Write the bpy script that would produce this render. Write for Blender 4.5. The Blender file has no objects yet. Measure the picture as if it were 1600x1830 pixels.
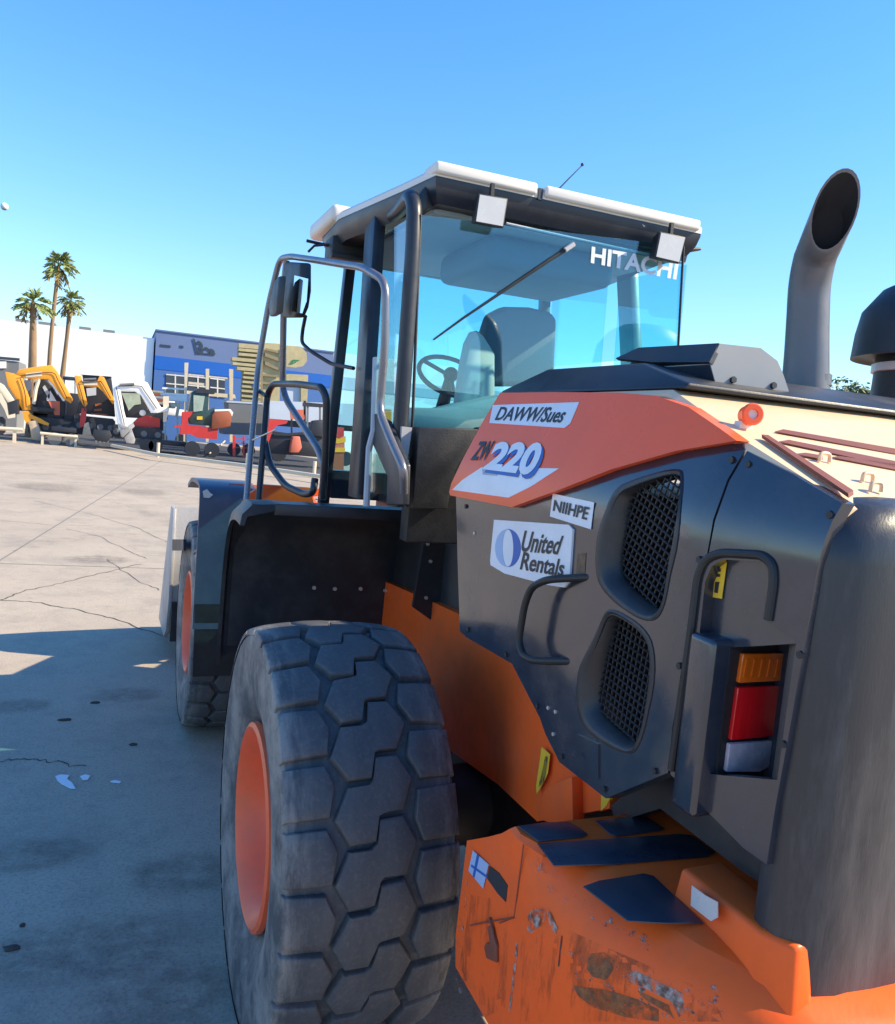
import bpy, bmesh, math, random
from mathutils import Vector, Matrix
from mathutils.geometry import delaunay_2d_cdt
random.seed(7)
SC = bpy.context.scene
COL = SC.collection
PI = math.pi
# ------------------------------------------------------------------ camera model (pixels of the 1600x1830 photograph)
CP = (-1.86883814, -3.09814810, 2.38258856)
YAW, PITCH, ROLL, FPX = 0.391449920, -0.0924023, 0.0893381189, 1447.51617
W0, H0 = 1600.0, 1830.0
_F = Vector((math.sin(YAW)*math.cos(PITCH), math.cos(YAW)*math.cos(PITCH), math.sin(PITCH)))
_R = Vector((math.cos(YAW), -math.sin(YAW), 0.0))
_U = _R.cross(_F)
_R, _U = math.cos(ROLL)*_R + math.sin(ROLL)*_U, -math.sin(ROLL)*_R + math.cos(ROLL)*_U
CPV = Vector(CP)
def ray(px, py): return _F + _R*((px-W0/2)/FPX) - _U*((py-H0/2)/FPX)
def on(px, py, ax, val):
    d = ray(px, py); t = (val-CPV[ax])/d[ax]; return CPV + d*t
def PX(px, py, x): return on(px, py, 0, x)
def PY(px, py, y): return on(px, py, 1, y)
def PZ(px, py, z): return on(px, py, 2, z)

# ------------------------------------------------------------------ materials
def _nt(name):
    m = bpy.data.materials.new(name); m.use_nodes = True
    nt = m.node_tree; b = nt.nodes['Principled BSDF']; return m, nt, b
def mat(name, col, rough=.5, metal=0., var=.12, scale=6., bump=0., bscale=60., spec=.5, coat=0., dirt=None, dirt_amt=.35, dscale=3., rvar=.12, stretch=None, emit=None):
    """procedural surface: a base colour broken by two noises, an optional dirt film, rough variation and bump"""
    m, nt, b = _nt(name); N = nt.nodes; L = nt.links
    tc = N.new('ShaderNodeTexCoord'); src = tc.outputs['Object']
    if stretch:
        mp = N.new('ShaderNodeMapping'); mp.inputs['Scale'].default_value = stretch; L.new(src, mp.inputs['Vector']); src = mp.outputs['Vector']
    n1 = N.new('ShaderNodeTexNoise'); n1.inputs['Scale'].default_value = scale; n1.inputs['Detail'].default_value = 8; n1.inputs['Roughness'].default_value = .65
    L.new(src, n1.inputs['Vector'])
    mr = N.new('ShaderNodeMapRange'); mr.inputs['From Min'].default_value = .3; mr.inputs['From Max'].default_value = .7
    mr.inputs['To Min'].default_value = 1-var; mr.inputs['To Max'].default_value = 1+var; L.new(n1.outputs['Fac'], mr.inputs['Value'])
    mx = N.new('ShaderNodeVectorMath'); mx.operation = 'SCALE'; mx.inputs[0].default_value = col; L.new(mr.outputs['Result'], mx.inputs['Scale'])
    out = mx.outputs['Vector']
    n2 = N.new('ShaderNodeTexNoise'); n2.inputs['Scale'].default_value = dscale; n2.inputs['Detail'].default_value = 10; n2.inputs['Roughness'].default_value = .72
    L.new(src, n2.inputs['Vector'])
    if dirt:
        cr = N.new('ShaderNodeMapRange'); cr.inputs['From Min'].default_value = .46; cr.inputs['From Max'].default_value = .72; cr.inputs['To Max'].default_value = dirt_amt
        L.new(n2.outputs['Fac'], cr.inputs['Value'])
        mi = N.new('ShaderNodeMix'); mi.data_type = 'RGBA'; L.new(cr.outputs['Result'], mi.inputs['Factor']); L.new(out, mi.inputs['A']); mi.inputs['B'].default_value = (*dirt, 1)
        out = mi.outputs['Result']
    L.new(out, b.inputs['Base Color'])
    rr = N.new('ShaderNodeMapRange'); rr.inputs['From Min'].default_value = .35; rr.inputs['From Max'].default_value = .7
    rr.inputs['To Min'].default_value = max(.02, rough-rvar*.5); rr.inputs['To Max'].default_value = min(1, rough+rvar); L.new(n2.outputs['Fac'], rr.inputs['Value'])
    L.new(rr.outputs['Result'], b.inputs['Roughness'])
    b.inputs['Metallic'].default_value = metal; b.inputs['Specular IOR Level'].default_value = spec; b.inputs['Coat Weight'].default_value = coat; b.inputs['Coat Roughness'].default_value = .08
    if bump:
        nb = N.new('ShaderNodeTexNoise'); nb.inputs['Scale'].default_value = bscale; nb.inputs['Detail'].default_value = 5; L.new(src, nb.inputs['Vector'])
        bp = N.new('ShaderNodeBump'); bp.inputs['Strength'].default_value = bump; bp.inputs['Distance'].default_value = .01; L.new(nb.outputs['Fac'], bp.inputs['Height']); L.new(bp.outputs['Normal'], b.inputs['Normal'])
    return m
def glass(name, tint, gloss=.9, rough=.01):
    m, nt, b = _nt(name); N = nt.nodes; L = nt.links; N.remove(b)
    o = N['Material Output']; t = N.new('ShaderNodeBsdfTransparent'); t.inputs['Color'].default_value = (*tint, 1)
    g = N.new('ShaderNodeBsdfGlossy'); g.inputs['Roughness'].default_value = rough; g.inputs['Color'].default_value = (gloss, gloss, gloss, 1)
    f = N.new('ShaderNodeFresnel'); s = N.new('ShaderNodeMixShader'); ge = N.new('ShaderNodeNewGeometry')
    ir = N.new('ShaderNodeMapRange'); ir.inputs['To Min'].default_value = 1.75; ir.inputs['To Max'].default_value = 1/1.75; L.new(ge.outputs['Backfacing'], ir.inputs['Value']); L.new(ir.outputs['Result'], f.inputs['IOR'])
    L.new(f.outputs[0], s.inputs[0]); L.new(t.outputs[0], s.inputs[1]); L.new(g.outputs[0], s.inputs[2]); L.new(s.outputs[0], o.inputs['Surface'])
    return m
M = {}
M['dark'] = mat('dark_grey_paint', (.023, .029, .044), .17, coat=.45, var=.06, spec=.65, dirt=(.15, .14, .13), dirt_amt=.16, dscale=5, rvar=.16, bump=.02, bscale=9)
M['dark_rough'] = mat('dark_satin_paint', (.022, .024, .029), .42, var=.12, dirt=(.16, .14, .12), dirt_amt=.22, dscale=5, bump=.05, bscale=120)
M['dusty'] = mat('dusty_dark_paint', (.030, .031, .037), .34, var=.10, dirt=(.36, .33, .31), dirt_amt=.27, dscale=2.6, bump=.06, bscale=150, stretch=(1.6, 1.6, .3))
M['pad'] = mat('smooth_black_pad', (.03, .036, .055), .3, var=.1, spec=.7, dirt=(.16, .14, .12), dirt_amt=.2, dscale=8)
M['fender'] = mat('sky_tinted_fender_grey', (.055, .072, .115), .42, var=.1, dirt=(.18, .17, .16), dirt_amt=.3, dscale=4)  # sky reflection on the shaded front fenders mixed into the blue
M['black'] = mat('black_plastic', (.013, .014, .017), .5, var=.2, dirt=(.10, .09, .08), dirt_amt=.2, dscale=7, bump=.1, bscale=140)
M['cab'] = mat('charcoal_cab_paint', (.020, .023, .033), .38, var=.08, dirt=(.2, .19, .17), dirt_amt=.12)
M['orange'] = mat('orange_paint', (.95, .125, .018), .42, var=.07, spec=.25, dirt=(.34, .12, .06), dirt_amt=.35, dscale=3.2, bump=.04, bscale=70)
M['orange_rim'] = mat('orange_rim_paint', (.95, .14, .045), .42, var=.08, dirt=(.45, .18, .10), dirt_amt=.4, dscale=5, bump=.04)
M['orange_clean'] = mat('glossy_orange_paint', (.95, .13, .042), .3, var=.04, spec=.25, dirt=(.6, .2, .12), dirt_amt=.2, dscale=2.5)
M['hoodtop'] = mat('sun_glare_orange_top', (.82, .56, .34), .4, var=.05, dirt=(.6, .36, .2), dirt_amt=.35, dscale=6)  # orange hood top with the sun's glare painted in as cream
M['slot'] = mat('brick_red_and_slot_shade', (.20, .055, .03), .6, var=.1)  # shade of hood slots and edge lip painted in; also pin and seam red
M['trim'] = mat('pale_edge_trim', (.45, .44, .45), .4, var=.08)
M['cream'] = mat('cream_roof_paint', (.78, .72, .64), .45, var=.05, dirt=(.5, .42, .33), dirt_amt=.25)
M['white'] = mat('white_decal', (.74, .76, .80), .4, var=.04, dirt=(.5, .46, .42), dirt_amt=.15, dscale=9)
M['ink'] = mat('dark_ink', (.02, .022, .03), .5, var=.1)
M['bluei'] = mat('blue_ink', (.02, .11, .42), .45, var=.05)
M['bluel'] = mat('pale_blue_ink', (.34, .46, .68), .45, var=.05)
M['yellow'] = mat('yellow_sticker', (.80, .50, .03), .45, var=.05, dirt=(.4, .26, .05), dirt_amt=.25, dscale=20)
M['scoopgrey'] = mat('sunlit_scoop_grey', (.26, .27, .285), .4, var=.05, dirt=(.2, .19, .18), dirt_amt=.2)  # dark scoop paint with grazing sunlight put into the colour
M['lampgrey'] = mat('lamp_lens_grey', (.55, .54, .53), .25, var=.05)
M['lens_amber'] = mat('amber_lens', (.62, .12, .008), .15, var=.15, scale=40, coat=.5, stretch=(1, 1, .1), bump=.1, bscale=60)
M['lens_red'] = mat('red_lens', (.60, .008, .012), .12, var=.2, scale=40, coat=.5, stretch=(1, 1, .1), bump=.15, bscale=60)
M['lens_clear'] = mat('clear_lens', (.45, .40, .46), .25, var=.2, scale=30, bump=.2, bscale=90)
M['steel'] = mat('grey_steel_pipe', (.15, .15, .165), .38, metal=.2, var=.1, dirt=(.2, .17, .15), dirt_amt=.3, dscale=4, bump=.03)
M['soot'] = mat('sooty_pipe_inside', (.012, .013, .018), .8)
M['bolt'] = mat('zinc_bolt', (.62, .58, .5), .35, metal=.5)
M['chrome'] = mat('worn_rail_steel', (.22, .22, .25), .28, metal=.5, var=.15, dirt=(.12, .11, .11), dirt_amt=.5, dscale=6)
M['seat'] = mat('dark_seat_vinyl', (.10, .12, .15), .55, var=.1, bump=.1, bscale=90)
M['liner'] = mat('cab_liner', (.42, .45, .50), .8, var=.08)
M['console'] = mat('grey_console', (.50, .50, .46), .6, var=.1)
M['glass'] = glass('tinted_cab_glass', (.70, .935, .975))
M['glass2'] = glass('clear_cab_glass', (.88, .98, .99))
M['mirror'] = mat('mirror_glass', (.8, .82, .85), .03, metal=1., var=.0, rvar=0)
M['bucketm'] = mat('worn_bucket_steel', (.46, .44, .42), .45, metal=.2, var=.2, dirt=(.10, .08, .07), dirt_amt=.55, dscale=3, bump=.2, bscale=40)
# rubber with pale dust scuffs
def rubber():
    m, nt, b = _nt('dusty_tyre_rubber'); N = nt.nodes; L = nt.links
    tc = N.new('ShaderNodeTexCoord')
    sx = N.new('ShaderNodeSeparateXYZ'); L.new(tc.outputs['Object'], sx.inputs[0])
    ax = N.new('ShaderNodeMath'); ax.operation = 'ABSOLUTE'; L.new(sx.outputs['X'], ax.inputs[0])
    side = N.new('ShaderNodeMapRange'); side.inputs['From Min'].default_value = .20; side.inputs['From Max'].default_value = .298; L.new(ax.outputs[0], side.inputs['Value'])
    mp = N.new('ShaderNodeMapping'); mp.inputs['Scale'].default_value = (9, 2.2, 2.2); L.new(tc.outputs['Object'], mp.inputs['Vector'])
    n = N.new('ShaderNodeTexNoise'); n.inputs['Scale'].default_value = 1.7; n.inputs['Detail'].default_value = 12; n.inputs['Roughness'].default_value = .72; L.new(mp.outputs[0], n.inputs['Vector'])
    r = N.new('ShaderNodeMapRange'); r.inputs['From Min'].default_value = .42; r.inputs['From Max'].default_value = .60; L.new(n.outputs['Fac'], r.inputs['Value'])
    d = N.new('ShaderNodeMapRange'); d.inputs['To Min'].default_value = .06; d.inputs['To Max'].default_value = .6; L.new(side.outputs['Result'], d.inputs['Value'])
    mu = N.new('ShaderNodeMath'); mu.operation = 'MULTIPLY'; L.new(r.outputs['Result'], mu.inputs[0]); L.new(d.outputs['Result'], mu.inputs[1])
    n2 = N.new('ShaderNodeTexNoise'); n2.inputs['Scale'].default_value = 70; n2.inputs['Detail'].default_value = 6; L.new(tc.outputs['Object'], n2.inputs['Vector'])
    sp = N.new('ShaderNodeMapRange'); sp.inputs['From Min'].default_value = .5; sp.inputs['From Max'].default_value = .85; sp.inputs['To Max'].default_value = .14; L.new(n2.outputs['Fac'], sp.inputs['Value'])
    ad = N.new('ShaderNodeMath'); ad.operation = 'ADD'; ad.use_clamp = True; L.new(mu.outputs[0], ad.inputs[0]); L.new(sp.outputs['Result'], ad.inputs[1])
    mi = N.new('ShaderNodeMix'); mi.data_type = 'RGBA'; mi.inputs['A'].default_value = (.072, .074, .080, 1); mi.inputs['B'].default_value = (.40, .36, .32, 1)
    L.new(ad.outputs[0], mi.inputs['Factor']); L.new(mi.outputs['Result'], b.inputs['Base Color'])
    b.inputs['Roughness'].default_value = .62; b.inputs['Specular IOR Level'].default_value = .45
    nb = N.new('ShaderNodeTexNoise'); nb.inputs['Scale'].default_value = 110; nb.inputs['Detail'].default_value = 6; L.new(tc.outputs['Object'], nb.inputs['Vector'])
    bp = N.new('ShaderNodeBump'); bp.inputs['Strength'].default_value = .25; bp.inputs['Distance'].default_value = .006; L.new(nb.outputs['Fac'], bp.inputs['Height']); L.new(bp.outputs['Normal'], b.inputs['Normal'])
    return m
M['rubber'] = rubber()
def concrete():
    m, nt, b = _nt('worn_concrete'); N = nt.nodes; L = nt.links
    tc = N.new('ShaderNodeTexCoord'); src = tc.outputs['Object']
    def noise(s, d=8, r=.6):
        n = N.new('ShaderNodeTexNoise'); n.inputs['Scale'].default_value = s; n.inputs['Detail'].default_value = d; n.inputs['Roughness'].default_value = r; L.new(src, n.inputs['Vector']); return n
    def rng(o, a, c, lo, hi):
        q = N.new('ShaderNodeMapRange'); q.inputs['From Min'].default_value = a; q.inputs['From Max'].default_value = c; q.inputs['To Min'].default_value = lo; q.inputs['To Max'].default_value = hi; L.new(o, q.inputs['Value']); return q.outputs['Result']
    def mix(f, a, c):
        q = N.new('ShaderNodeMix'); q.data_type = 'RGBA'; L.new(f, q.inputs['Factor'])
        for k, v in (('A', a), ('B', c)):
            if isinstance(v, tuple): q.inputs[k].default_value = (*v, 1)
            else: L.new(v, q.inputs[k])
        return q.outputs['Result']
    c = mix(rng(noise(.35, 6).outputs['Fac'], .35, .65, 0, 1), (.42, .345, .262), (.49, .405, .305))
    c = mix(rng(noise(1.1, 12, .75).outputs['Fac'], .48, .68, 0, .55), c, (.24, .21, .18))
    c = mix(rng(noise(7, 10, .75).outputs['Fac'], .52, .74, 0, .5), c, (.22, .20, .18))
    c = mix(rng(noise(55, 6, .75).outputs['Fac'], .48, .68, 0, .6), c, (.16, .145, .13))
    c = mix(rng(noise(120, 3, .6).outputs['Fac'], .58, .70, 0, .5), c, (.60, .56, .50))
    L.new(c, b.inputs['Base Color']); b.inputs['Roughness'].default_value = .85; b.inputs['Specular IOR Level'].default_value = .25
    bp = N.new('ShaderNodeBump'); bp.inputs['Strength'].default_value = .35; bp.inputs['Distance'].default_value = .004
    L.new(noise(160, 6, .7).outputs['Fac'], bp.inputs['Height']); L.new(bp.outputs['Normal'], b.inputs['Normal'])
    return m
M['concrete'] = concrete()
M['crack'] = mat('concrete_crack', (.07, .06, .05), .9)
M['joint'] = mat('slab_joint', (.20, .185, .165), .9)
M['stain'] = mat('oil_stain', (.15, .125, .10), .8, var=.2, dirt=(.3, .27, .23), dirt_amt=.7, dscale=10)

# ------------------------------------------------------------------ mesh helpers
def link(name, me, parent=None, m=None):
    o = bpy.data.objects.new(name, me); COL.objects.link(o)
    if parent is not None: o.parent = parent
    if m is not None: me.materials.append(M[m] if isinstance(m, str) else m)
    return o
ORG = {}
def thing(name, label, cat, loc=(0, 0, 0), group=None):
    o = bpy.data.objects.new(name, None); COL.objects.link(o); o.location = loc; o.empty_display_size = .2
    ORG[o.name] = Vector(loc); o['label'] = label; o['category'] = cat
    if group: o['group'] = group
    return o
def tag(o, label=None, cat=None, group=None, kind=None):
    for k, v in (('label', label), ('category', cat), ('group', group), ('kind', kind)):
        if v: o[k] = v
    return o
def origin(parent):
    v = Vector((0, 0, 0))
    while parent is not None: v = v + parent.location; parent = parent.parent
    return v
class MB:
    def __init__(s): s.bm = bmesh.new()
    def poly(s, pts):
        vs = [s.bm.verts.new(p) for p in pts]; return s.bm.faces.new(vs)
    def box(s, a, b, rot=None):
        x0, y0, z0 = [min(a[i], b[i]) for i in range(3)]; x1, y1, z1 = [max(a[i], b[i]) for i in range(3)]
        v = [s.bm.verts.new(p) for p in ((x0, y0, z0), (x1, y0, z0), (x1, y1, z0), (x0, y1, z0), (x0, y0, z1), (x1, y0, z1), (x1, y1, z1), (x0, y1, z1))]
        for f in ((3, 2, 1, 0), (4, 5, 6, 7), (0, 1, 5, 4), (1, 2, 6, 5), (2, 3, 7, 6), (3, 0, 4, 7)): s.bm.faces.new([v[i] for i in f])
        return s
    def loft(s, rings, close=True, cap=True):
        R = [[s.bm.verts.new(p) for p in r] for r in rings]; n = len(R[0])
        for a, b in zip(R, R[1:]):
            for i in range(n if close else n-1):
                j = (i+1) % n; s.bm.faces.new((a[i], a[j], b[j], b[i]))
        if cap:
            s.bm.faces.new(list(reversed(R[0]))); s.bm.faces.new(R[-1])
        return s
    def prism(s, pts, d):
        d = Vector(d); return s.loft([[Vector(p) for p in pts], [Vector(p)+d for p in pts]])
    def tube(s, path, r, n=12, smooth=0, cap=True):
        P = [Vector(p) for p in path]
        if smooth: P = catmull(P, smooth)
        rad = r if isinstance(r, (list, tuple)) else [r]*len(P)
        if len(rad) != len(P): rad = [rad[0]+(rad[-1]-rad[0])*i/(len(P)-1) for i in range(len(P))]
        rings = []; up = None
        for i, p in enumerate(P):
            t = (P[min(i+1, len(P)-1)]-P[max(i-1, 0)]).normalized()
            if up is None:
                up = Vector((0, 0, 1)) if abs(t.z) < .9 else Vector((1, 0, 0))
            up = (up-t*up.dot(t)).normalized(); w = t.cross(up)
            rings.append([p+(up*math.cos(2*PI*k/n)+w*math.sin(2*PI*k/n))*rad[i] for k in range(n)])
        return s.loft(rings, True, cap)
    def lathe(s, prof, n=48, axis=0, c=(0, 0, 0), close=False):
        """prof: (along axis, radius)"""
        c = Vector(c); rings = []
        for k in range(n):
            a = 2*PI*k/n; ring = []
            for u, r in prof:
                q = [0, 0, 0]; q[axis] = u; q[(axis+1) % 3] = r*math.cos(a); q[(axis+2) % 3] = r*math.sin(a); ring.append(c+Vector(q))
            rings.append(ring)
        R = [[s.bm.verts.new(p) for p in r] for r in rings]; m = len(prof)
        for k in range(n):
            a, b = R[k], R[(k+1) % n]
            for i in range(m-1): s.bm.faces.new((a[i], a[i+1], b[i+1], b[i]))
        return s
    def ball(s, c, r, sc=(1, 1, 1), u=12, v=8):
        g = bmesh.ops.create_uvsphere(s.bm, u_segments=u, v_segments=v, radius=1)
        for w in g['verts']: w.co = Vector((c[0]+w.co.x*r*sc[0], c[1]+w.co.y*r*sc[1], c[2]+w.co.z*r*sc[2]))
        return s
    def cyl(s, a, b, r, n=16, r2=None): return s.tube([a, b], [r, r if r2 is None else r2], n)
    def build(s, name, m=None, parent=None, bevel=0, seg=2, angle=35, weld=True, recalc=True, loc=None):
        bm = s.bm
        if weld: bmesh.ops.remove_doubles(bm, verts=bm.verts, dist=1e-5)
        if recalc: bmesh.ops.recalc_face_normals(bm, faces=bm.faces)
        if bevel:
            es = [e for e in bm.edges if len(e.link_faces) == 2 and e.calc_face_angle(0) > math.radians(28)]
            bmesh.ops.bevel(bm, geom=es, offset=bevel, segments=seg, profile=.5, affect='EDGES', clamp_overlap=True)
        o_ = origin(parent) if parent is not None else Vector(loc or (0, 0, 0))
        if o_.length: bmesh.ops.translate(bm, verts=bm.verts, vec=-o_)
        me = bpy.data.meshes.new(name); bm.to_mesh(me); bm.free()
        for p in me.polygons: p.use_smooth = True
        me.set_sharp_from_angle(angle=math.radians(angle))
        ob = link(name, me, parent, m)
        if loc and parent is None: ob.location = loc
        return ob
def catmull(P, k):
    out = []
    for i in range(len(P)-1):
        a = P[max(i-1, 0)]; b = P[i]; c = P[i+1]; d = P[min(i+2, len(P)-1)]
        for j in range(k):
            t = j/k; out.append(.5*((2*b)+(c-a)*t+(2*a-5*b+4*c-d)*t*t+(3*b-a-3*c+d)*t**3))
    out.append(P[-1]); return out
def rounded(path, r=.05, k=4):
    """fillet the corners of a polyline so that a bent tube looks bent, not broken"""
    P = [Vector(p) for p in path]; out = [P[0]]
    for a, b, c in zip(P, P[1:], P[2:]):
        d1 = (a-b); d2 = (c-b); rr = min(r, d1.length*.45, d2.length*.45); p = b+d1.normalized()*rr; q = b+d2.normalized()*rr
        for j in range(k+1):
            t = j/k; out.append(p*(1-t)**2+b*2*t*(1-t)+q*t*t)
    out.append(P[-1]); return out
# ---- surfaces pictured as x = f(y, z): the loader's left flank
def f_hood(y, z):
    w = .025; s = w*math.log1p(math.exp(min(60, (z-2.27)/w)))
    return -(.745 - .40*s - .12*max(0, -1.72-y))
def f_frame(y, z):
    t = max(0, min(1, (y+1.05)/.9)); t = t*t*(3-2*t)
    return -(.60-.20*t)
def hit(px, py, f):
    x = -.7
    for _ in range(14):
        p = PX(px, py, x); x = f(p.y, p.z)
    return PX(px, py, x)
def inpoly(x, y, P):
    c = False; j = len(P)-1
    for i in range(len(P)):
        if (P[i][1] > y) != (P[j][1] > y) and x < (P[j][0]-P[i][0])*(y-P[i][1])/(P[j][1]-P[i][1])+P[i][0]: c = not c
        j = i
    return c
def skin(name, loop, m, parent, f=f_hood, holes=(), thick=.03, off=0., grid=.04, mirror=False, bevel=.0, loop3=None):
    """a sheet lying on the flank surface f, cut to a pixel outline, with real thickness inward"""
    def dense(l):
        o = []
        for a, b in zip(l, l[1:]+l[:1]):
            n = max(1, int(math.hypot(b[0]-a[0], b[1]-a[1])/25))
            o += [(a[0]+(b[0]-a[0])*i/n, a[1]+(b[1]-a[1])*i/n) for i in range(n)]
        return o
    loops = []
    for l in [loop]+list(holes):
        loops.append([(q.y, q.z) for q in (hit(x, y, f) for x, y in dense(list(l)))])
    V = []; E = []
    for l in loops:
        b = len(V); V += [Vector(p) for p in l]; E += [(b+i, b+(i+1) % len(l)) for i in range(len(l))]
    ys = [p[0] for p in loops[0]]; zs = [p[1] for p in loops[0]]
    y = min(ys)+grid*.5
    while y < max(ys):
        z = min(zs)+grid*.37
        while z < max(zs):
            ok = inpoly(y, z, loops[0]) and not any(inpoly(y, z, h) for h in loops[1:])
            if ok and min((y-v.x)**2+(z-v.y)**2 for v in V[:sum(map(len, loops))]) > (grid*.35)**2: V.append(Vector((y, z)))
            z += grid
        y += grid
    r = delaunay_2d_cdt(V, E, [], 0, 1e-6)
    rv = r[0]; rf = []
    for fc in r[2]:
        cx_ = sum(rv[i].x for i in fc)/len(fc); cy_ = sum(rv[i].y for i in fc)/len(fc)
        if inpoly(cx_, cy_, loops[0]) and not any(inpoly(cx_, cy_, h) for h in loops[1:]): rf.append(fc)
    def build(sgn):
        mb = MB(); bm = mb.bm
        A = [bm.verts.new((sgn*(f(v.x, v.y)-off), v.x, v.y)) for v in rv]
        B = [bm.verts.new((sgn*(f(v.x, v.y)-off+thick), v.x, v.y)) for v in rv]
        cnt = {}
        for fc in rf:
            for i in range(len(fc)):
                e = (fc[i], fc[(i+1) % len(fc)]); cnt[e] = cnt.get(e, 0)+1
        for fc in rf:
            try: bm.faces.new([A[i] for i in fc]); bm.faces.new([B[i] for i in reversed(fc)])
            except ValueError: pass
        for (a, b) in list(cnt):
            if (b, a) not in cnt:
                try: bm.faces.new((A[b], A[a], B[a], B[b]))
                except ValueError: pass
        for v in [v for v in bm.verts if not v.link_faces]: bm.verts.remove(v)
        return mb.build(name, m, parent, weld=False, angle=40)
    o = build(1)
    if mirror: build(-1)
    return o
def plate(name, pts, depth, m, parent, bevel=0.):
    """a flat 3-D outline with thickness along a vector"""
    return MB().prism(pts, depth).build(name, m, parent, bevel=bevel)
_tc = {}
def textmesh(txt, shear=0., bold=0., spacing=1.):
    c = bpy.data.curves.new('t', 'FONT'); c.body = txt; c.shear = shear; c.offset = bold; c.space_character = spacing; c.resolution_u = 4; c.space_line = .95
    o = bpy.data.objects.new('t', c); COL.objects.link(o)
    dg = bpy.context.evaluated_depsgraph_get(); dg.update()
    me = bpy.data.meshes.new_from_object(o.evaluated_get(dg)); bpy.data.objects.remove(o); bpy.data.curves.remove(c)
    V = [tuple(v.co) for v in me.vertices]; F = [tuple(p.vertices) for p in me.polygons]; bpy.data.meshes.remove(me)
    x0 = min(v[0] for v in V); x1 = max(v[0] for v in V); y0 = min(v[1] for v in V); y1 = max(v[1] for v in V)
    return [((v[0]-x0)/(x1-x0), (v[1]-y0)/(y1-y0)) for v in V], F
def lettering(name, txt, quad, m, parent, place, **kw):
    """lettering whose unit square is laid on quad (TL, TR, BR, BL), each point then placed on its surface"""
    V, F = textmesh(txt, **kw); mb = MB(); tl, tr, br, bl = quad; vs = []
    for u, v in V:
        p = [(bl[i]*(1-u)+br[i]*u)*(1-v)+(tl[i]*(1-u)+tr[i]*u)*v for i in range(2)]
        vs.append(mb.bm.verts.new(place(*p)))
    for f in F:
        try: mb.bm.faces.new([vs[i] for i in f])
        except ValueError: pass
    return mb.build(name, m, parent, recalc=False, weld=False)
def on_hood(off): 
    def g(px, py):
        p = hit(px, py, f_hood); p.x -= off; return p
    return g

# ================================================================== SKY, SUN, CAMERA
SUN_EL = math.radians(36.5); SUN_AZ = math.atan2(.92, -.39)          # towards the sun: right of the loader, a little behind
w = bpy.data.worlds.new('World'); SC.world = w; w.use_nodes = True; nt = w.node_tree
bg = nt.nodes['Background']; sk = nt.nodes.new('ShaderNodeTexSky'); sk.sky_type = 'NISHITA'; sk.sun_disc = False
sk.sun_elevation = SUN_EL; sk.sun_rotation = SUN_AZ; sk.altitude = 50; sk.air_density = 1.15; sk.dust_density = .05; sk.ozone_density = 2.6
hs = nt.nodes.new('ShaderNodeHueSaturation'); hs.inputs['Saturation'].default_value = 1.3
gn = nt.nodes.new('ShaderNodeVectorMath'); gn.operation = 'MULTIPLY'; gn.inputs[1].default_value = (.92, .985, 1.22)
nt.links.new(sk.outputs['Color'], hs.inputs['Color']); nt.links.new(hs.outputs['Color'], gn.inputs[0]); m1 = nt.nodes.new('ShaderNodeVectorMath'); m1.operation = 'MULTIPLY_ADD'; m1.inputs[1].default_value = (.13, .07, .05); m1.inputs[2].default_value = (1, 1, 1)
dv = nt.nodes.new('ShaderNodeVectorMath'); dv.operation = 'DIVIDE'                          # hold back the glare of the lowest sky
nt.links.new(gn.outputs['Vector'], m1.inputs[0]); nt.links.new(gn.outputs['Vector'], dv.inputs[0]); nt.links.new(m1.outputs['Vector'], dv.inputs[1])
nt.links.new(dv.outputs['Vector'], bg.inputs['Color']); bg.inputs['Strength'].default_value = .145
sl = bpy.data.lights.new('sun', 'SUN'); sl.energy = 4.1; sl.angle = math.radians(.53); sl.color = (1, .85, .60)
so = bpy.data.objects.new('sun', sl); COL.objects.link(so)
sd = Vector((math.sin(SUN_AZ)*math.cos(SUN_EL), math.cos(SUN_AZ)*math.cos(SUN_EL), math.sin(SUN_EL)))
so.rotation_euler = sd.to_track_quat('Z', 'Y').to_euler(); so.location = (20, -10, 30)
cd = bpy.data.cameras.new('camera'); co = bpy.data.objects.new('camera', cd); COL.objects.link(co); SC.camera = co
cd.sensor_fit = 'HORIZONTAL'; cd.sensor_width = 36; cd.lens = 36*FPX/W0; cd.clip_start = .05; cd.clip_end = 6000
mw = Matrix((( _R.x, _U.x, -_F.x, CP[0]), (_R.y, _U.y, -_F.y, CP[1]), (_R.z, _U.z, -_F.z, CP[2]), (0, 0, 0, 1))); co.matrix_world = mw
vs = SC.view_settings; vs.view_transform = 'Standard'; vs.look = 'None'; vs.gamma = 1; vs.exposure = 1.1

# ================================================================== GROUND
def strip(mb, path, w, z, jit=0.):
    P = [Vector((p[0], p[1], z)) for p in path]; L_ = []; R_ = []
    for i, p in enumerate(P):
        t = (P[min(i+1, len(P)-1)]-P[max(i-1, 0)]).normalized(); n = Vector((-t.y, t.x, 0)); ww = w*(.6+.8*random.random()) if jit else w
        if jit: p = p+n*random.uniform(-jit, jit)
        L_.append(mb.bm.verts.new(p+n*ww/2)); R_.append(mb.bm.verts.new(p-n*ww/2))
    for i in range(len(P)-1): mb.bm.faces.new((L_[i], R_[i], R_[i+1], L_[i+1]))
def sub(path, n):
    P = [Vector((p[0], p[1], 0)) for p in path]; o = []
    for a, b in zip(P, P[1:]):
        o += [a.lerp(b, i/n) for i in range(n)]
    return o+[P[-1]]
g = MB()
g.poly([(-1500, -300, 0), (1500, -300, 0), (1500, 2500, 0), (-1500, 2500, 0)])
go = g.build('ground', 'concrete'); tag(go, kind='structure')
g = MB()
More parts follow.
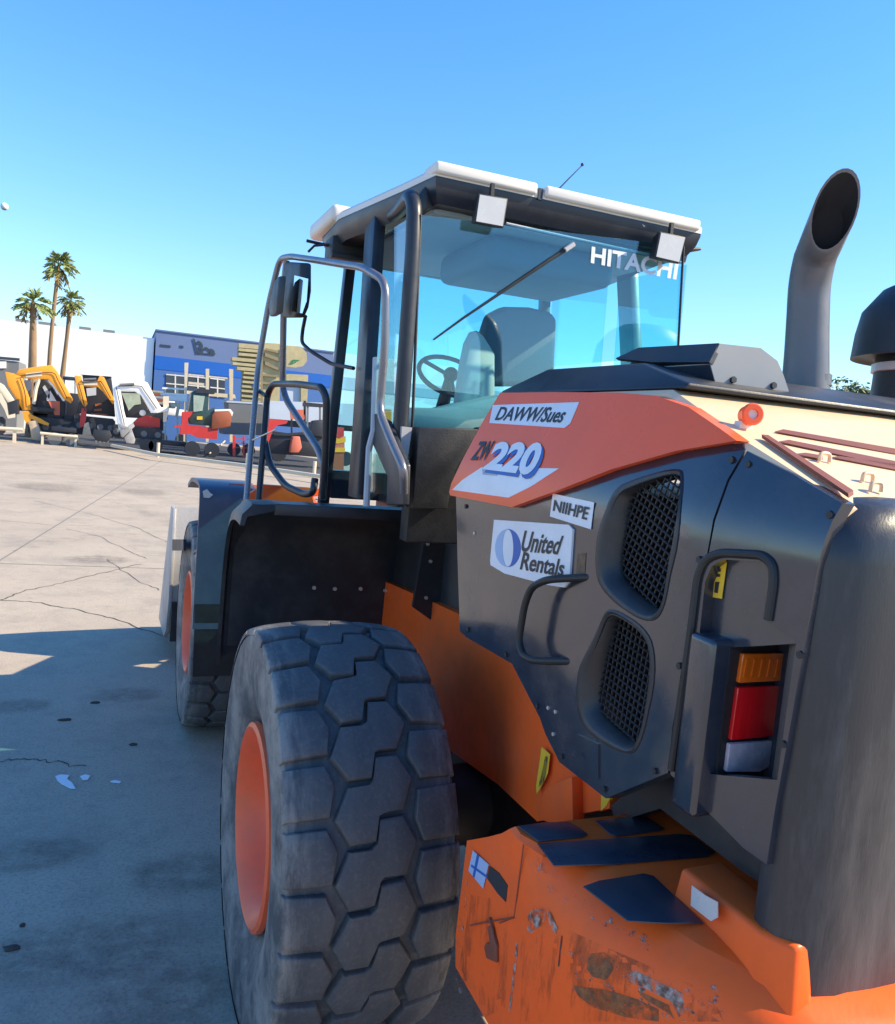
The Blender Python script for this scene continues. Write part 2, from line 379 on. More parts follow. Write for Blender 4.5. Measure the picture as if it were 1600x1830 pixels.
cr = [[(0, 1072), (60, 1076), (140, 1090), (200, 1105), (300, 1140)], [(0, 1073), (50, 1055), (120, 1040), (200, 1020), (250, 1008)], [(60, 895), (150, 915), (250, 945), (330, 985)],
      [(190, 1000), (240, 1035), (285, 1055)], [(0, 1360), (50, 1358), (100, 1362), (150, 1372)], [(120, 945), (180, 960), (240, 990), (262, 998)], [(0, 930), (90, 938), (170, 940)]]
for i, c in enumerate(cr): strip(g, sub([PZ(x, y, 0) for x, y in c], 7), .018 if i in (0, 1) else .011, .003, .03)
go2 = g.build('ground_crack', 'crack', go, recalc=False)
g = MB()
for yy in (7.9, 21.0): strip(g, [(-60, yy+6), (60, yy-2.4)], .03, .0025)
for xx in (-3.2,): strip(g, [(xx-1.2, 2), (xx+3.5, 40)], .03, .0027)
g.build('slab_joint', 'joint', go, recalc=False)
def blot(mb, c, rx, ry, z, n=28):
    ph = [random.uniform(0, 6.28) for _ in range(4)]
    pts = []
    for k in range(n):
        a = 2*PI*k/n; r = 1+.12*math.sin(2*a+ph[0])+.1*math.sin(3*a+ph[1])+.07*math.sin(7*a+ph[2])
        pts.append((c[0]+rx*r*math.cos(a), c[1]+ry*r*math.sin(a), z))
    mb.poly(pts)
def soft_stain():
    m, nt, bs = _nt('soft_oil_stain'); N = nt.nodes; L = nt.links
    tc = N.new('ShaderNodeTexCoord'); vm = N.new('ShaderNodeVectorMath'); vm.operation = 'DISTANCE'; vm.inputs[1].default_value = (.5, .5, .5)
    sx = N.new('ShaderNodeSeparateXYZ'); cx = N.new('ShaderNodeCombineXYZ'); L.new(tc.outputs['Generated'], sx.inputs[0]); L.new(sx.outputs[0], cx.inputs[0]); L.new(sx.outputs[1], cx.inputs[1]); cx.inputs[2].default_value = .5
    L.new(cx.outputs[0], vm.inputs[0]); r = N.new('ShaderNodeMapRange'); r.interpolation_type = 'SMOOTHSTEP'; r.inputs['From Min'].default_value = .46; r.inputs['From Max'].default_value = .22; L.new(vm.outputs['Value'], r.inputs['Value'])
    n = N.new('ShaderNodeTexNoise'); n.inputs['Scale'].default_value = 9; n.inputs['Detail'].default_value = 12; n.inputs['Roughness'].default_value = .75; L.new(tc.outputs['Object'], n.inputs['Vector'])
    q = N.new('ShaderNodeMapRange'); q.inputs['From Min'].default_value = .35; q.inputs['From Max'].default_value = .62; q.inputs['To Max'].default_value = .30; L.new(n.outputs['Fac'], q.inputs['Value'])
    mu = N.new('ShaderNodeMath'); mu.operation = 'MULTIPLY'; L.new(r.outputs['Result'], mu.inputs[0]); L.new(q.outputs['Result'], mu.inputs[1]); L.new(mu.outputs[0], bs.inputs['Alpha'])
    bs.inputs['Base Color'].default_value = (.085, .07, .055, 1); bs.inputs['Roughness'].default_value = .75; return m
M['softstain'] = soft_stain()
for (x, y, rx, ry) in ((228, 1243, .34, .26), (150, 1700, .55, .32), (330, 1560, .4, .3), (60, 1530, .4, .22), (300, 1790, .5, .3), (40, 1260, .3, .2), (180, 1000, .6, .5), (90, 870, 1.2, 1.6), (260, 880, .8, 1.4)):
    g = MB(); blot(g, PZ(x, y, 0), rx, ry, .0018+.0001*(x % 7)); g.build('oil_stain', 'softstain', go, recalc=False)
def tyre_mark_mat():
    m, nt, bs = _nt('rubber_mark'); N = nt.nodes; L = nt.links
    tc = N.new('ShaderNodeTexCoord'); n = N.new('ShaderNodeTexNoise'); n.inputs['Scale'].default_value = 3.5; n.inputs['Detail'].default_value = 12; n.inputs['Roughness'].default_value = .8; L.new(tc.outputs['Object'], n.inputs['Vector'])
    q = N.new('ShaderNodeMapRange'); q.inputs['From Min'].default_value = .48; q.inputs['From Max'].default_value = .75; q.inputs['To Max'].default_value = .28; L.new(n.outputs['Fac'], q.inputs['Value']); L.new(q.outputs['Result'], bs.inputs['Alpha'])
    bs.inputs['Base Color'].default_value = (.10, .085, .07, 1); bs.inputs['Roughness'].default_value = .8; return m
M['tmark'] = tyre_mark_mat()
g = MB()
for c in ([(0, 842), (120, 850), (260, 872), (420, 905)], [(0, 868), (120, 878), (240, 905), (340, 950)], [(0, 985), (90, 968), (200, 955), (330, 950)]):
    strip(g, sub([PZ(x, y, 0) for x, y in c], 6), .42, .0036)
g.build('tyre_mark', 'tmark', go, recalc=False)
exec_later = []
del exec_later
# ================================================================== WHEEL LOADER
LD = thing('wheel_loader', 'large dark grey and orange wheel loader with glazed cab and deep tread tyres', 'wheel loader', (0, 0, 0))

# ---- wheels: rim (part) > tyre, hub
def make_tyre_bm():
    mb = MB(); R0 = .80; NP = 25
    prof = [(-.19, .40), (-.225, .385), (-.262, .43), (-.288, .50), (-.300, .58), (-.301, .645), (-.3005, .700), (-.297, .738), (-.284, .756), (-.20, .760), (-.10, .764), (0, .766)]
    prof = prof+[(-u, r) for u, r in reversed(prof[:-1])]
    mb.lathe(prof, 120, 0)
    def rt(u): return R0-.012*(abs(u)/.2)**2-.25*max(0, abs(u)-.235)**1.35
    step = 2*PI/NP
    def block(poly, v0):
        cu = sum(p[0] for p in poly)/len(poly); cv = sum(p[1] for p in poly)/len(poly)
        P = []
        for a, b in zip(poly, poly[1:]+poly[:1]):
            P += [a, ((a[0]*2+b[0])/3, (a[1]*2+b[1])/3), ((a[0]+2*b[0])/3, (a[1]+2*b[1])/3)]
        jr = random.uniform(-.0015, .0015)
        def pt(u, v, dr):
            a = (v0+v)*step; r = (.742 if dr is None else rt(u)+dr+jr)
            return Vector((u, r*math.cos(a), r*math.sin(a)))
        def sc(k, p): return (cu+(p[0]-cu)*k, cv+(p[1]-cv)*k)
        rings = [[pt(*sc(1.03, p), None) for p in P], [pt(*p, -.008) for p in P], [pt(*sc(.975, p), -.0025) for p in P], [pt(*sc(.93, p), 0) for p in P], [pt(*sc(.5, p), 0.0005) for p in P]]
        RV = [[mb.bm.verts.new(p) for p in r] for r in rings]; n = len(P)
        for a, b in zip(RV, RV[1:]):
            for i in range(n): mb.bm.faces.new((a[i], a[(i+1) % n], b[(i+1) % n], b[i]))
        mb.bm.faces.new(RV[-1])
    W = .60
    ls = [(-.497, -.435), (-.272, -.445), (-.216, -.06), (-.250, .40), (-.497, .43)]
    pair = [(-.230, .45), (-.155, -.045), (-.035, -.07), (-.004, -.14), (.022, -.50), (.150, -.525), (.230, -.10), (.158, .38), (.040, .40), (.014, .45), (-.02, .83), (-.150, .845)]
    rs = [(.497, -.43), (.250, -.40), (.216, .05), (.272, .445), (.497, .435)]
    for k in range(NP):
        for poly, dv in ((ls, 0.), (pair, 0.), (rs, .46)):
            block([(u*W+random.uniform(-.004, .004)*(abs(u) < .45), v+random.uniform(-.022, .022)) for u, v in poly], k+dv)
    return mb
def make_wheel(loc, side):
    """side -1: left of the machine; local +x points outward after the mirror"""
    s = side; L = Vector(loc)
    r = MB()
    prof = [(.255, .395), (.275, .392), (.283, .375), (.262, .352), (.20, .318), (.135, .292), (.118, .272), (.112, .20), (.112, .0)]
    r.lathe([(s*u, q) for u, q in prof], 64, 0, L)
    r.lathe([(s*u, q) for u, q in [(.255, .395), (.20, .36), (-.20, .36), (-.255, .395), (-.27, .38), (-.2, .30), (-.1, .27), (-.1, 0)]], 64, 0, L)
    rim = r.build('wheel', 'orange_rim', LD)
    for k in range(12):
        a = 2*PI*k/12; c = L+Vector((s*.112, .225*math.cos(a), .225*math.sin(a)))
        MB().cyl(c, c+Vector((s*.022, 0, 0)), .014, 6).build('wheel_bolt', 'orange_rim', rim)
    MB().lathe([(s*.112, .15), (s*.15, .145), (s*.185, .12), (s*.19, .0)], 32, 0, L).build('hub', 'orange_rim', rim)
    return rim
TY = None
for (cx, cy, s) in ((-1.035, 0, -1), (-1.035, 3.3, -1), (1.035, 0, 1), (1.035, 3.3, 1)):
    rim = make_wheel((cx, cy, .79), s)
    if TY is None:
        me = bpy.data.meshes.new('tyre'); mb = make_tyre_bm(); bmesh.ops.recalc_face_normals(mb.bm, faces=mb.bm.faces); mb.bm.to_mesh(me); mb.bm.free()
        for p in me.polygons: p.use_smooth = True
        me.set_sharp_from_angle(angle=math.radians(38)); me.materials.append(M['rubber']); TY = me
    t = bpy.data.objects.new('tyre', TY); COL.objects.link(t); t.parent = rim; t.location = (cx, cy, .79); t.rotation_euler = (random.uniform(0, 6) if cy else .06, 0, 0)

# ---- rear body: inner hull, top, flank panels
hull = MB().box((-.55, -1.20, 1.80), (.55, -.47, 2.28)).box((-.57, -1.74, 1.56), (.57, -1.205, 2.28)).build('engine_bay', 'black', LD)
def ztop(y): return 2.545 if y > -1.45 else 2.545+.37*(y+1.45)
def xl(y): return f_hood(y, ztop(y))
top = MB()
ys = [-.52, -.9, -1.40, -1.45, -1.50, -1.75, -1.97, -2.03]
rings = []
for y in ys:
    z = ztop(y)-(.0 if y > -2 else .012); x = xl(y)-.004
    rings.append([Vector((x, y, z-.06)), Vector((x, y, z-.012)), Vector((x+.014, y, z)), Vector((0, y, z+.006)), Vector((-x-.014, y, z)), Vector((-x, y, z-.012)), Vector((-x, y, z-.06))])
top.loft(rings, close=True, cap=True)
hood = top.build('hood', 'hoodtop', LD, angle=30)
def ZT(px, py, off=0):
    """a pixel on the sloping hood top"""
    n = Vector((0, -.37, 1)).normalized(); p0 = Vector((0, -1.45, 2.548))+n*off; d = ray(px, py); t = (p0-CPV).dot(n)/d.dot(n); return CPV+d*t
for q in ([(1385, 772), (1400, 768), (1620, 806), (1625, 817)], [(1392, 790), (1410, 787), (1625, 830), (1630, 842)], [(1420, 812), (1440, 810), (1470, 815), (1470, 822)], [(1486, 818), (1500, 816), (1625, 834), (1628, 846)]):
    plate('vent_slot_shade', [ZT(x, y, .0015) for x, y in q], (0, -.0004, .0015), 'slot', hood)  # shade inside the slots, painted as thin brick red plates
plate('edge_strip', [ZT(x, y, .003) for x, y in [(1362, 783), (1374, 784), (1526, 884), (1517, 890)]], (0, .002, .008), 'slot', hood)  # orange lip in shade, its darkness painted in
for (x, y) in ((1343, 741),):
    c = ZT(x, y, .030); mb = MB(); ax = Vector((-.35, -.9, .12)).normalized(); sx = ax.cross(Vector((0, 0, 1))).normalized(); sy = sx.cross(ax)
    prof = [(0., .0225), (.008, .0245), (.013, .021), (.013, .011), (.005, .0105)]
    rings = [[c+ax*u+(sx*math.cos(2*PI*k/28)+sy*math.sin(2*PI*k/28))*r for k in range(28)] for u, r in [(-.02, .0225)]+prof]
    ring = mb.loft(rings, True, False).build('marker_ring', 'orange_clean', LD)
    MB().loft([[c+ax*u+(sx*math.cos(2*PI*k/20)+sy*math.sin(2*PI*k/20))*r for k in range(20)] for u, r in [(-.015, .012), (.006, .0115)]], True, True).build('marker_centre', 'cream', ring)
    plate('bracket', [c+Vector(v) for v in ((-.02, .01, -.035), (.02, .01, -.035), (.016, .01, -.015), (-.016, .01, -.015))], (0, .02, 0), 'cream', ring)
for (x, y) in ((1474, 822), (1551, 858), (1566, 875)):
    c = ZT(x, y, .004); MB().tube([c+Vector((-.014, 0, -.004)), c+Vector((-.011, 0, .012)), c+Vector((.011, 0, .012)), c+Vector((.014, 0, -.004))], .004, 8, 4).build('lug', 'hoodtop', hood)

# flank: orange cover, dark panels
ORANGE = [(817, 884), (819, 866), (838, 826), (872, 762), (906, 710), (1000, 709), (1120, 711), (1185, 716), (1240, 735), (1290, 766), (1328, 790), (1222, 806), (1105, 838), (1020, 872), (926, 905)]
skin('side_cover', [(813, 880), (817, 864), (836, 824), (870, 760), (904, 703), (1000, 702), (1120, 703), (1188, 709), (1245, 729), (1300, 766), (1332, 789), (1222, 807), (1105, 840), (1020, 873), (926, 907), (815, 886)], 'orange_clean', LD, off=.022, thick=.035, mirror=True)
cover = [o for o in LD.children if o.name == 'side_cover'][0]
G1 = [(1103, 900), (1112, 884), (1140, 871), (1213, 850), (1214, 875), (1206, 930), (1192, 1000), (1184, 1062), (1170, 1084), (1146, 1080), (1100, 1042), (1090, 1022), (1095, 960)]
G2 = [(1075, 1138), (1082, 1112), (1098, 1106), (1142, 1136), (1156, 1162), (1151, 1250), (1137, 1312), (1120, 1326), (1068, 1290), (1055, 1268), (1056, 1232), (1066, 1180)]
def chaikin(P, n=2):
    for _ in range(n):
        o = []
        for a, b in zip(P, P[1:]+P[:1]): o += [(a[0]*.75+b[0]*.25, a[1]*.75+b[1]*.25), (a[0]*.25+b[0]*.75, a[1]*.25+b[1]*.75)]
        P = o
    return P
G1 = chaikin([(1105, 888), (1140, 868), (1212, 846), (1216, 866), (1206, 930), (1190, 1010), (1182, 1072), (1166, 1092), (1140, 1082), (1096, 1040), (1086, 1012), (1095, 950)])
G2 = chaikin([(1074, 1140), (1086, 1102), (1104, 1104), (1146, 1134), (1160, 1168), (1153, 1250), (1138, 1318), (1120, 1332), (1066, 1292), (1051, 1262), (1055, 1222), (1065, 1180)])
SIDE = [(815, 880), (925, 900), (1020, 866), (1105, 834), (1222, 800), (1326, 792), (1332, 803), (1300, 858), (1275, 928), (1264, 990), (1248, 1030), (1230, 1140), (1202, 1300), (1194, 1381), (1083, 1427), (1000, 1362), (975, 1312), (965, 1283), (915, 1186), (832, 1138), (822, 1128), (818, 1000)]
def grow(P, k):
    cx = sum(p[0] for p in P)/len(P); cy = sum(p[1] for p in P)/len(P)
    o = []
    for x, y in P:
        d = math.hypot(x-cx, y-cy); o.append((x+(x-cx)/d*k, y+(y-cy)/d*k))
    return o
def growd(P, k0, k1):
    cx = sum(p[0] for p in P)/len(P); cy = sum(p[1] for p in P)/len(P); o = []
    for x, y in P:
        d = math.hypot(x-cx, y-cy); ux, uy = (x-cx)/d, (y-cy)/d; k = k0+(k1-k0)*max(0, min(1, .25+ux*-.85+uy*.45)); o.append((x+ux*k, y+uy*k))
    return o
sp = skin('side_panel', SIDE, 'dark', LD, holes=(growd(G1, 4, 14), growd(G2, 4, 14)), thick=.05, mirror=True, grid=.035)
sp['label'] = 'glossy dark grey side panel with two mesh air openings'
for G in (G1, G2):
    # raised soft bezel round the opening, then a sloping recess wall down to the mesh
    outer = [hit(x, y, f_hood) for x, y in growd(G, 14, 25)]; mid = [hit(x, y, f_hood) for x, y in growd(G, 10, 20)]; inn = [hit(x, y, f_hood) for x, y in growd(G, 5, 14)]; deep = [hit(x, y, f_hood) for x, y in G]
    def o2(P, d): return [Vector((p.x-d, p.y, p.z)) for p in P]
    mb = MB(); mb.loft([o2(outer, -.004), o2(outer, .002), o2(mid, .0045), o2(inn, .001), o2(deep, -.030), o2(deep, -.042)], True, False)
    bez = mb.build('grille_bezel', 'dark_rough', LD, angle=50)
    # woven mesh: two families of wires clipped to the opening
    mb = MB(); D = [(p.y, p.z) for p in deep]; X = sum(p.x for p in deep)/len(deep)+.030
    x0 = min(p[0] for p in D); x1 = max(p[0] for p in D); z0 = min(p[1] for p in D); z1 = max(p[1] for p in D)
    for a, dx in ((math.radians(20 if G is G1 else 8), 0), (math.radians(112 if G is G1 else 96), .003)):
        dv = Vector((math.cos(a), math.sin(a))); nv = Vector((-dv.y, dv.x)); c0 = Vector(((x0+x1)/2, (z0+z1)/2))
        for k in range(-30, 31):
            b = c0+nv*k*.0180; run = None
            for i in range(-90, 91):
                q = b+dv*i*.006; ins = inpoly(q.x, q.y, D)
                if ins and run is None: run = q
                if (not ins or i == 90) and run is not None:
                    e = q
                    if (e-run).length > .012: mb.tube([(X+dx, run.x, run.y), (X+dx, e.x, e.y)], .0027, 5)
                    run = None
    mb.build('grille_mesh', 'black', bez, weld=False)
# tail corner panel with its niche
TAIL = [(1337, 806), (1420, 848), (1508, 900), (1490, 930), (1476, 965), (1462, 1020), (1440, 1150), (1412, 1310), (1388, 1440), (1372, 1545), (1330, 1515), (1200, 1384), (1206, 1300), (1234, 1140), (1252, 1032), (1268, 992), (1280, 930), (1305, 860)]
NICHE = [(1252, 1130), (1262, 1040), (1274, 1012), (1294, 1000), (1362, 1004), (1376, 1018), (1378, 1040), (1368, 1108), (1425, 1146), (1405, 1290), (1391, 1394), (1295, 1386), (1222, 1376), (1236, 1240)]
skin('tail_panel', TAIL, 'dark', LD, holes=(NICHE,), thick=.03, off=.002, mirror=False, grid=.03)
nb = [hit(x, y, f_hood) for x, y in grow(NICHE, 14)]
plate('niche_panel', [PX(x, y, -.712) for x, y in [(1240, 1150), (1252, 1020), (1285, 985), (1370, 990), (1392, 1012), (1386, 1096), (1430, 1136), (1426, 1150), (1300, 1158)]], (.02, 0, 0), 'dark', LD)
plate('niche_back', [Vector((-.595, p.y, p.z)) for p in nb], (.02, 0, 0), 'dark', LD)
# bent grab frame round the niche
arch = [(1203, 1376), (1222, 1240), (1238, 1130), (1250, 1030), (1262, 1000), (1290, 988), (1365, 992), (1384, 1008), (1386, 1040), (1376, 1108)]
MB().tube(rounded([hit(x, y, f_hood)+Vector((-.003, 0, 0)) for x, y in arch], .03, 4), .0095, 10).build('niche_frame', 'black', LD)
# tail lamp: housing with lens stack looking rearwards
LY = -1.852
lh = MB().box((-.764, -1.778, 1.66), (-.545, LY, 2.03)).build('tail_lamp', 'dark', LD, bevel=.012, seg=3)
def LP(px, py, d=0): return PY(px, py, LY-d)
plate('lamp_surround', [LP(1306, 1158), LP(1426, 1150), LP(1408, 1290), LP(1392, 1392), LP(1278, 1392)], (0, -.004, 0), 'black', lh)
def lens(name, q, m): plate(name, [LP(x, y, .004) for x, y in q], (0, -.012, 0), m, lh, bevel=.003)
lens('amber_lens', [(1322, 1166), (1402, 1164), (1395, 1214), (1314, 1218)], 'lens_amber')
lens('red_lens', [(1313, 1226), (1394, 1222), (1380, 1312), (1300, 1320)], 'lens_red')
lens('clear_lens', [(1298, 1326), (1378, 1320), (1369, 1366), (1352, 1376), (1292, 1376)], 'lens_clear')
for k in range(5):
    a = 1334+k*14
    plate('lens_rib', [LP(a, 1178, .016), LP(a+5, 1178, .016), LP(a-1, 1210, .016), LP(a-6, 1210, .016)], (0, -.002, 0), 'lens_amber', lh)
# yellow sticker on the niche back
ys_ = [PX(x, y, -.7145) for x, y in [(1274, 1002), (1300, 1004), (1291, 1070), (1266, 1066)]]
stk = plate('warning_sticker', ys_, (-.0015, 0, 0), 'yellow', LD)
for q in ([(1283, 1016), (1289, 1016), (1288, 1022), (1282, 1022)], [(1282, 1026), (1288, 1026), (1287, 1031), (1281, 1031)], [(1279, 1040), (1286, 1040), (1283, 1060), (1277, 1059)]):
    plate('sticker_mark', [PX(x, y, -.7165) for x, y in q], (-.0008, 0, 0), 'ink', stk)
# rear door with rounded corner
prof = [(-.694, -1.975), (-.700, -2.0), (-.694, -2.03), (-.672, -2.058), (-.635, -2.076), (-.585, -2.084), (-.3, -2.09), (.3, -2.09), (.585, -2.084), (.635, -2.076), (.672, -2.058), (.694, -2.03), (.700, -2.0), (.694, -1.975), (.5, -1.9), (-.5, -1.9)]
rings = []
for z, k, dy in ((1.22, 1., .0), (1.8, 1.0, .0), (2.22, 1.0, .0), (2.27, .992, .004), (2.30, .965, .014), (2.325, .93, .030), (2.338, .90, .055), (2.342, .86, .085)):
    rings.append([Vector((x*k, y+dy*(1 if y < -1.95 else .6), z)) for x, y in prof])
MB().loft(rings).build('rear_door', 'dusty', LD, angle=50)
# belly skirt below the side panel
plate('belly_skirt', [PX(x, y, -.60) for x, y in [(1092, 1440), (1140, 1400), (1200, 1372), (1260, 1372), (1340, 1440), (1400, 1500), (1395, 1600), (1330, 1560), (1180, 1445), (1100, 1470)]], (.05, 0, 0), 'dark_rough', LD)
bolt_pts = [(1309, 1424, 'b')]
plate('white_clip', [PX(x, y, -.604) for x, y in [(1305, 1412), (1315, 1414), (1314, 1434), (1304, 1433)]], (-.006, 0, 0), 'lampgrey', LD)

# black cowl between cab and hood, and the boxed scoop on it
B = [(-.628, -.475), (.628, -.475), (.628, -1.50), (-.628, -1.50)]
cw = MB().loft([[Vector((x, y, 2.548)) for x, y in B], [Vector((x*.985, y, 2.562)) for x, y in B], [Vector((-.545, -.66, 2.638)), Vector((.545, -.66, 2.638)), Vector((.545, -1.20, 2.632)), Vector((-.545, -1.20, 2.632))]])
cw.build('cowl', 'dark_rough', LD, bevel=.008)
def FY(px, py, y=-1.405): return PY(px, py, y)
rf = [FY(x, y) for x, y in [(1285, 614), (1358, 622), (1388, 645), (1398, 668), (1416, 722), (1283, 705), (1268, 650)]]
ff = [Vector((p.x+.0, -1.04, p.z+.0)) for p in rf]
sc_ = MB().loft([ff, [Vector((p.x, -1.39, p.z)) for p in rf], rf]).build('intake_scoop', 'dark', LD, bevel=.004)
plate('scoop_sunlit_face', [p+Vector((0, -.001, 0)) for p in rf], (0, -.003, 0), 'scoopgrey', sc_)  # added plate: sun grazing the dark scoop face, painted as grey
lip = [Vector((p.x, p.y, p.z)) for p in [PX(1100, 640, -.50), PX(1142, 621, -.475), PX(1285, 613, -.468), PX(1268, 647, -.495), PX(1165, 647, -.505)]]
plate('scoop_lip', lip, (.012, .0, -.006), 'dark_rough', sc_)
for (x, y) in ((1307, 679), (1379, 689)):
    c = FY(x, y); MB().cyl(c+Vector((0, .004, 0)), c+Vector((0, -.012, 0)), .009, 6).build('scoop_bolt', 'ink', sc_)

# exhaust stack
EY = -.98; e0 = PY(1446, 735, EY); e1 = PY(1449, 560, EY); e2 = PY(1452, 478, EY)
r0 = .066
mo = PY(1492, 378, EY-.16)
ex = MB(); n = 28
def ringp(c, t, r):
    t = t.normalized(); a = Vector((1, 0, 0)); a = (a-t*a.dot(t)).normalized(); b = t.cross(a)
    return [c+(a*math.cos(2*PI*k/n)+b*math.sin(2*PI*k/n))*r for k in range(n)]
e0 = PY(1437, 735, EY); e2 = PY(1450, 478, EY)
pth = catmull([e0-(e2-e0)*.5, e0, PY(1441, 650, EY), PY(1444, 570, EY), PY(1448, 505, EY-.005), PY(1461, 447, EY-.045), PY(1480, 402, EY-.105), mo+(mo-PY(1480, 402, EY-.105))*1.0], 5)[:-11]
rings = []
for i, p in enumerate(pth):
    t = pth[min(i+1, len(pth)-1)]-pth[max(i-1, 0)]; f = max(0., 1-max(0, p.z-e0.z)/.42); rings.append(ringp(p, t, r0*(1+.24*f*f)))
last = pth[-1]; tdir = (mo-last).normalized()
# mouth cut obliquely so it opens towards the rear
cut = Vector((-.55, -.80, -.40)).normalized(); L1 = ringp(last, tdir, r0); end = []
cc = mo
for p in L1:
    t = (cc-p).dot(cut)/tdir.dot(cut); end.append(p+tdir*max(.004, min(.5, t)))
rings.append([p+(q-p)*.5 for p, q in zip(L1, end)]); rings.append(end)
cen = sum(end, Vector())/n
inner = [p+(cen-p)*.09 for p in end]; deep = [p+(cen-p)*.22-tdir*.10 for p in end]
rings.append(inner)
ep = ex.loft(rings, True, False).build('exhaust_stack', 'steel', LD, angle=60)
MB().loft([inner, deep], True, False).poly(deep) if False else None
m2 = MB(); m2.loft([inner, deep], True, False); m2.poly(deep); m2.build('exhaust_mouth', 'soot', ep)
MB().lathe([(e0.z+.085-e0.z, r0*1.03), (.09, r0*1.12), (.125, r0*1.12), (.13, r0*1.0)], 28, 2, (e0.x, EY, e0.z)).build('exhaust_clamp', 'steel', ep)

# air pre-cleaner
def near(px, py, a):
    d = ray(px, py); t = ((a.x-CPV.x)*d.x+(a.y-CPV.y)*d.y)/(d.x**2+d.y**2); q = CPV+d*t; return q.z, math.hypot(q.x-a.x, q.y-a.y)
ac = PY(1668, 650, -.74); ac = Vector((ac.x, -.74, 0)); zb = PY(1518, 642, -1.2).z; zt = PY(1610, 490, -1.12).z
zb, R_ = near(1519, 642, ac); zt = near(1640, 492, ac)[0]; kS = near(1556, 700, ac)[1]/R_
pc = MB().lathe([(2.4, R_*kS*1.05), (zb-.09, R_*kS), (zb-.05, R_*kS), (zb+.01, R_*kS), (zb+.012, R_*.93), (zb, R_*.98), (zb, R_), (zb+.10, R_*.98), (zb+(zt-zb)*.55, R_*.93), (zb+(zt-zb)*.8, R_*.72), (zb+(zt-zb)*.93, R_*.45), (zt, 0)], 40, 2, (ac.x, ac.y, 0))
pco = pc.build('air_precleaner', 'black', LD, angle=40)
MB().lathe([(zb-.055, R_*kS*.98), (zb-.052, R_*kS*1.05), (zb-.02, R_*kS*1.05), (zb-.017, R_*kS*.98)], 40, 2, (ac.x, ac.y, 0)).build('clamp_band', 'lampgrey', pco)

# ---- decals
H1 = on_hood(.0245)
def decal(name, q, m, parent, off=.0245, thick=.0012, f=f_hood): return skin(name, q, m, parent, f=f, off=off, thick=thick, grid=.05)
d = decal('name_plate', [(892, 725), (1048, 720), (1032, 758), (1022, 766), (886, 757)], 'white', LD, .0238)
lettering('lettering', 'DAWW/Sues', ((903, 728), (1030, 729), (1018, 757), (896, 752)), 'ink', d, on_hood(.0256), shear=.25, bold=.018)
d = decal('white_sweep', [(819, 876), (838, 858), (872, 836), (1012, 838), (962, 870), (921, 890)], 'white', cover, .0232)
lettering('lettering', 'ZW', ((866, 790), (897, 789), (886, 824), (852, 823)), 'ink', cover, on_hood(.0250), shear=.25, bold=.03)
lettering('lettering_shadow', '220', ((892, 795), (989, 797), (975, 860), (878, 846)), 'bluei', cover, on_hood(.0252), shear=.25, bold=.045)
lettering('lettering', '220', ((889, 790), (986, 792), (972, 852), (876, 840)), 'white', cover, on_hood(.0264), shear=.25, bold=.045)
for a in (874, 903): decal('bar_mark', [(a, 838), (a+26, 840), (a+27, 851), (a+1, 849)], 'liner', cover, .0246)
d = decal('label_plate', [(990, 882), (1064, 898), (1058, 946), (985, 923)], 'white', LD, .0035)
lettering('lettering', 'NIIHPE', ((992, 893), (1057, 907), (1053, 930), (991, 913)), 'ink', d, on_hood(.0055), shear=.12, bold=.02)
d = decal('rental_plate', [(886, 929), (1020, 938), (1027, 946), (1021, 1038), (1012, 1050), (985, 1046), (905, 1025), (880, 1010), (879, 1002)], 'white', LD, .006, .006)
for side, mm in ((0, 'bluel'), (1, 'bluei')):
    P = []; cx, cy, rx, ry = 909.5, 979.5, 23, 34
    s = -1 if side == 0 else 1
    for k in range(17):
        a = -PI/2+PI*k/16; P.append((cx+s*rx*math.cos(a)-math.sin(a)*-0+2, cy+ry*math.sin(a)))
    for k in range(16, -1, -1):
        a = -PI/2+PI*k/16; P.append((cx+s*rx*.38*math.cos(a)+2-s*-1, cy+ry*.96*math.sin(a)))
    decal('logo_half_ring', P, mm, d, .0072)
lettering('lettering', 'United', ((940, 948), (1012, 958), (1004, 992), (935, 986)), 'ink', d, on_hood(.0078), shear=.18, bold=.02)
lettering('lettering', 'Rentals', ((938, 986), (1015, 1001), (1010, 1031), (933, 1018)), 'ink', d, on_hood(.0078), shear=.1, bold=.02)
decal('rust_patch', [(1034, 990), (1048, 988), (1046, 1024), (1030, 1024)], mat('rust_patch', (.16, .10, .06), .8, var=.4, scale=60), LD, .0015)

# D handle on the flank
hp = [(1052, 1031), (1005, 1036), (978, 1050), (966, 1080), (955, 1145), (962, 1170), (980, 1180), (1018, 1182)]
HP = [hit(x, y, f_hood) for x, y in hp]; HP = [p+Vector((-.05 if 0 < i < len(HP)-1 else .01, 0, 0)) for i, p in enumerate(HP)]
MB().tube(rounded(HP, .04, 4), .0105, 10).build('grab_handle', 'black', LD)
for (x, y) in ((981, 1265), (994, 1272), (990, 1312), (849, 953), (1046, 1350)):
    c = hit(x, y, f_hood); MB().cyl(c+Vector((.002, 0, 0)), c+Vector((-.004, 0, 0)), .0055 if x != 1046 else .008, 8).build('panel_fastener', 'bolt', sp)
for (x, y) in ((838, 1125), (906, 1170), (962, 1262), (1006, 1352), (1082, 1410), (1172, 1378), (834, 905), (1310, 822), (1252, 1000), (1216, 1190), (1432, 1170), (1402, 1330), (1486, 920), (1340, 830)):
    c = hit(x, y, f_hood); bb = MB().cyl(c+Vector((.004, 0, 0)), c+Vector((-.0055, 0, 0)), .0075, 6); bb.build('panel_bolt', 'black', sp)
skin('latch_plate', [(1034, 1312), (1072, 1330), (1072, 1392), (1030, 1372)], 'dark', LD, off=.004, thick=.006)

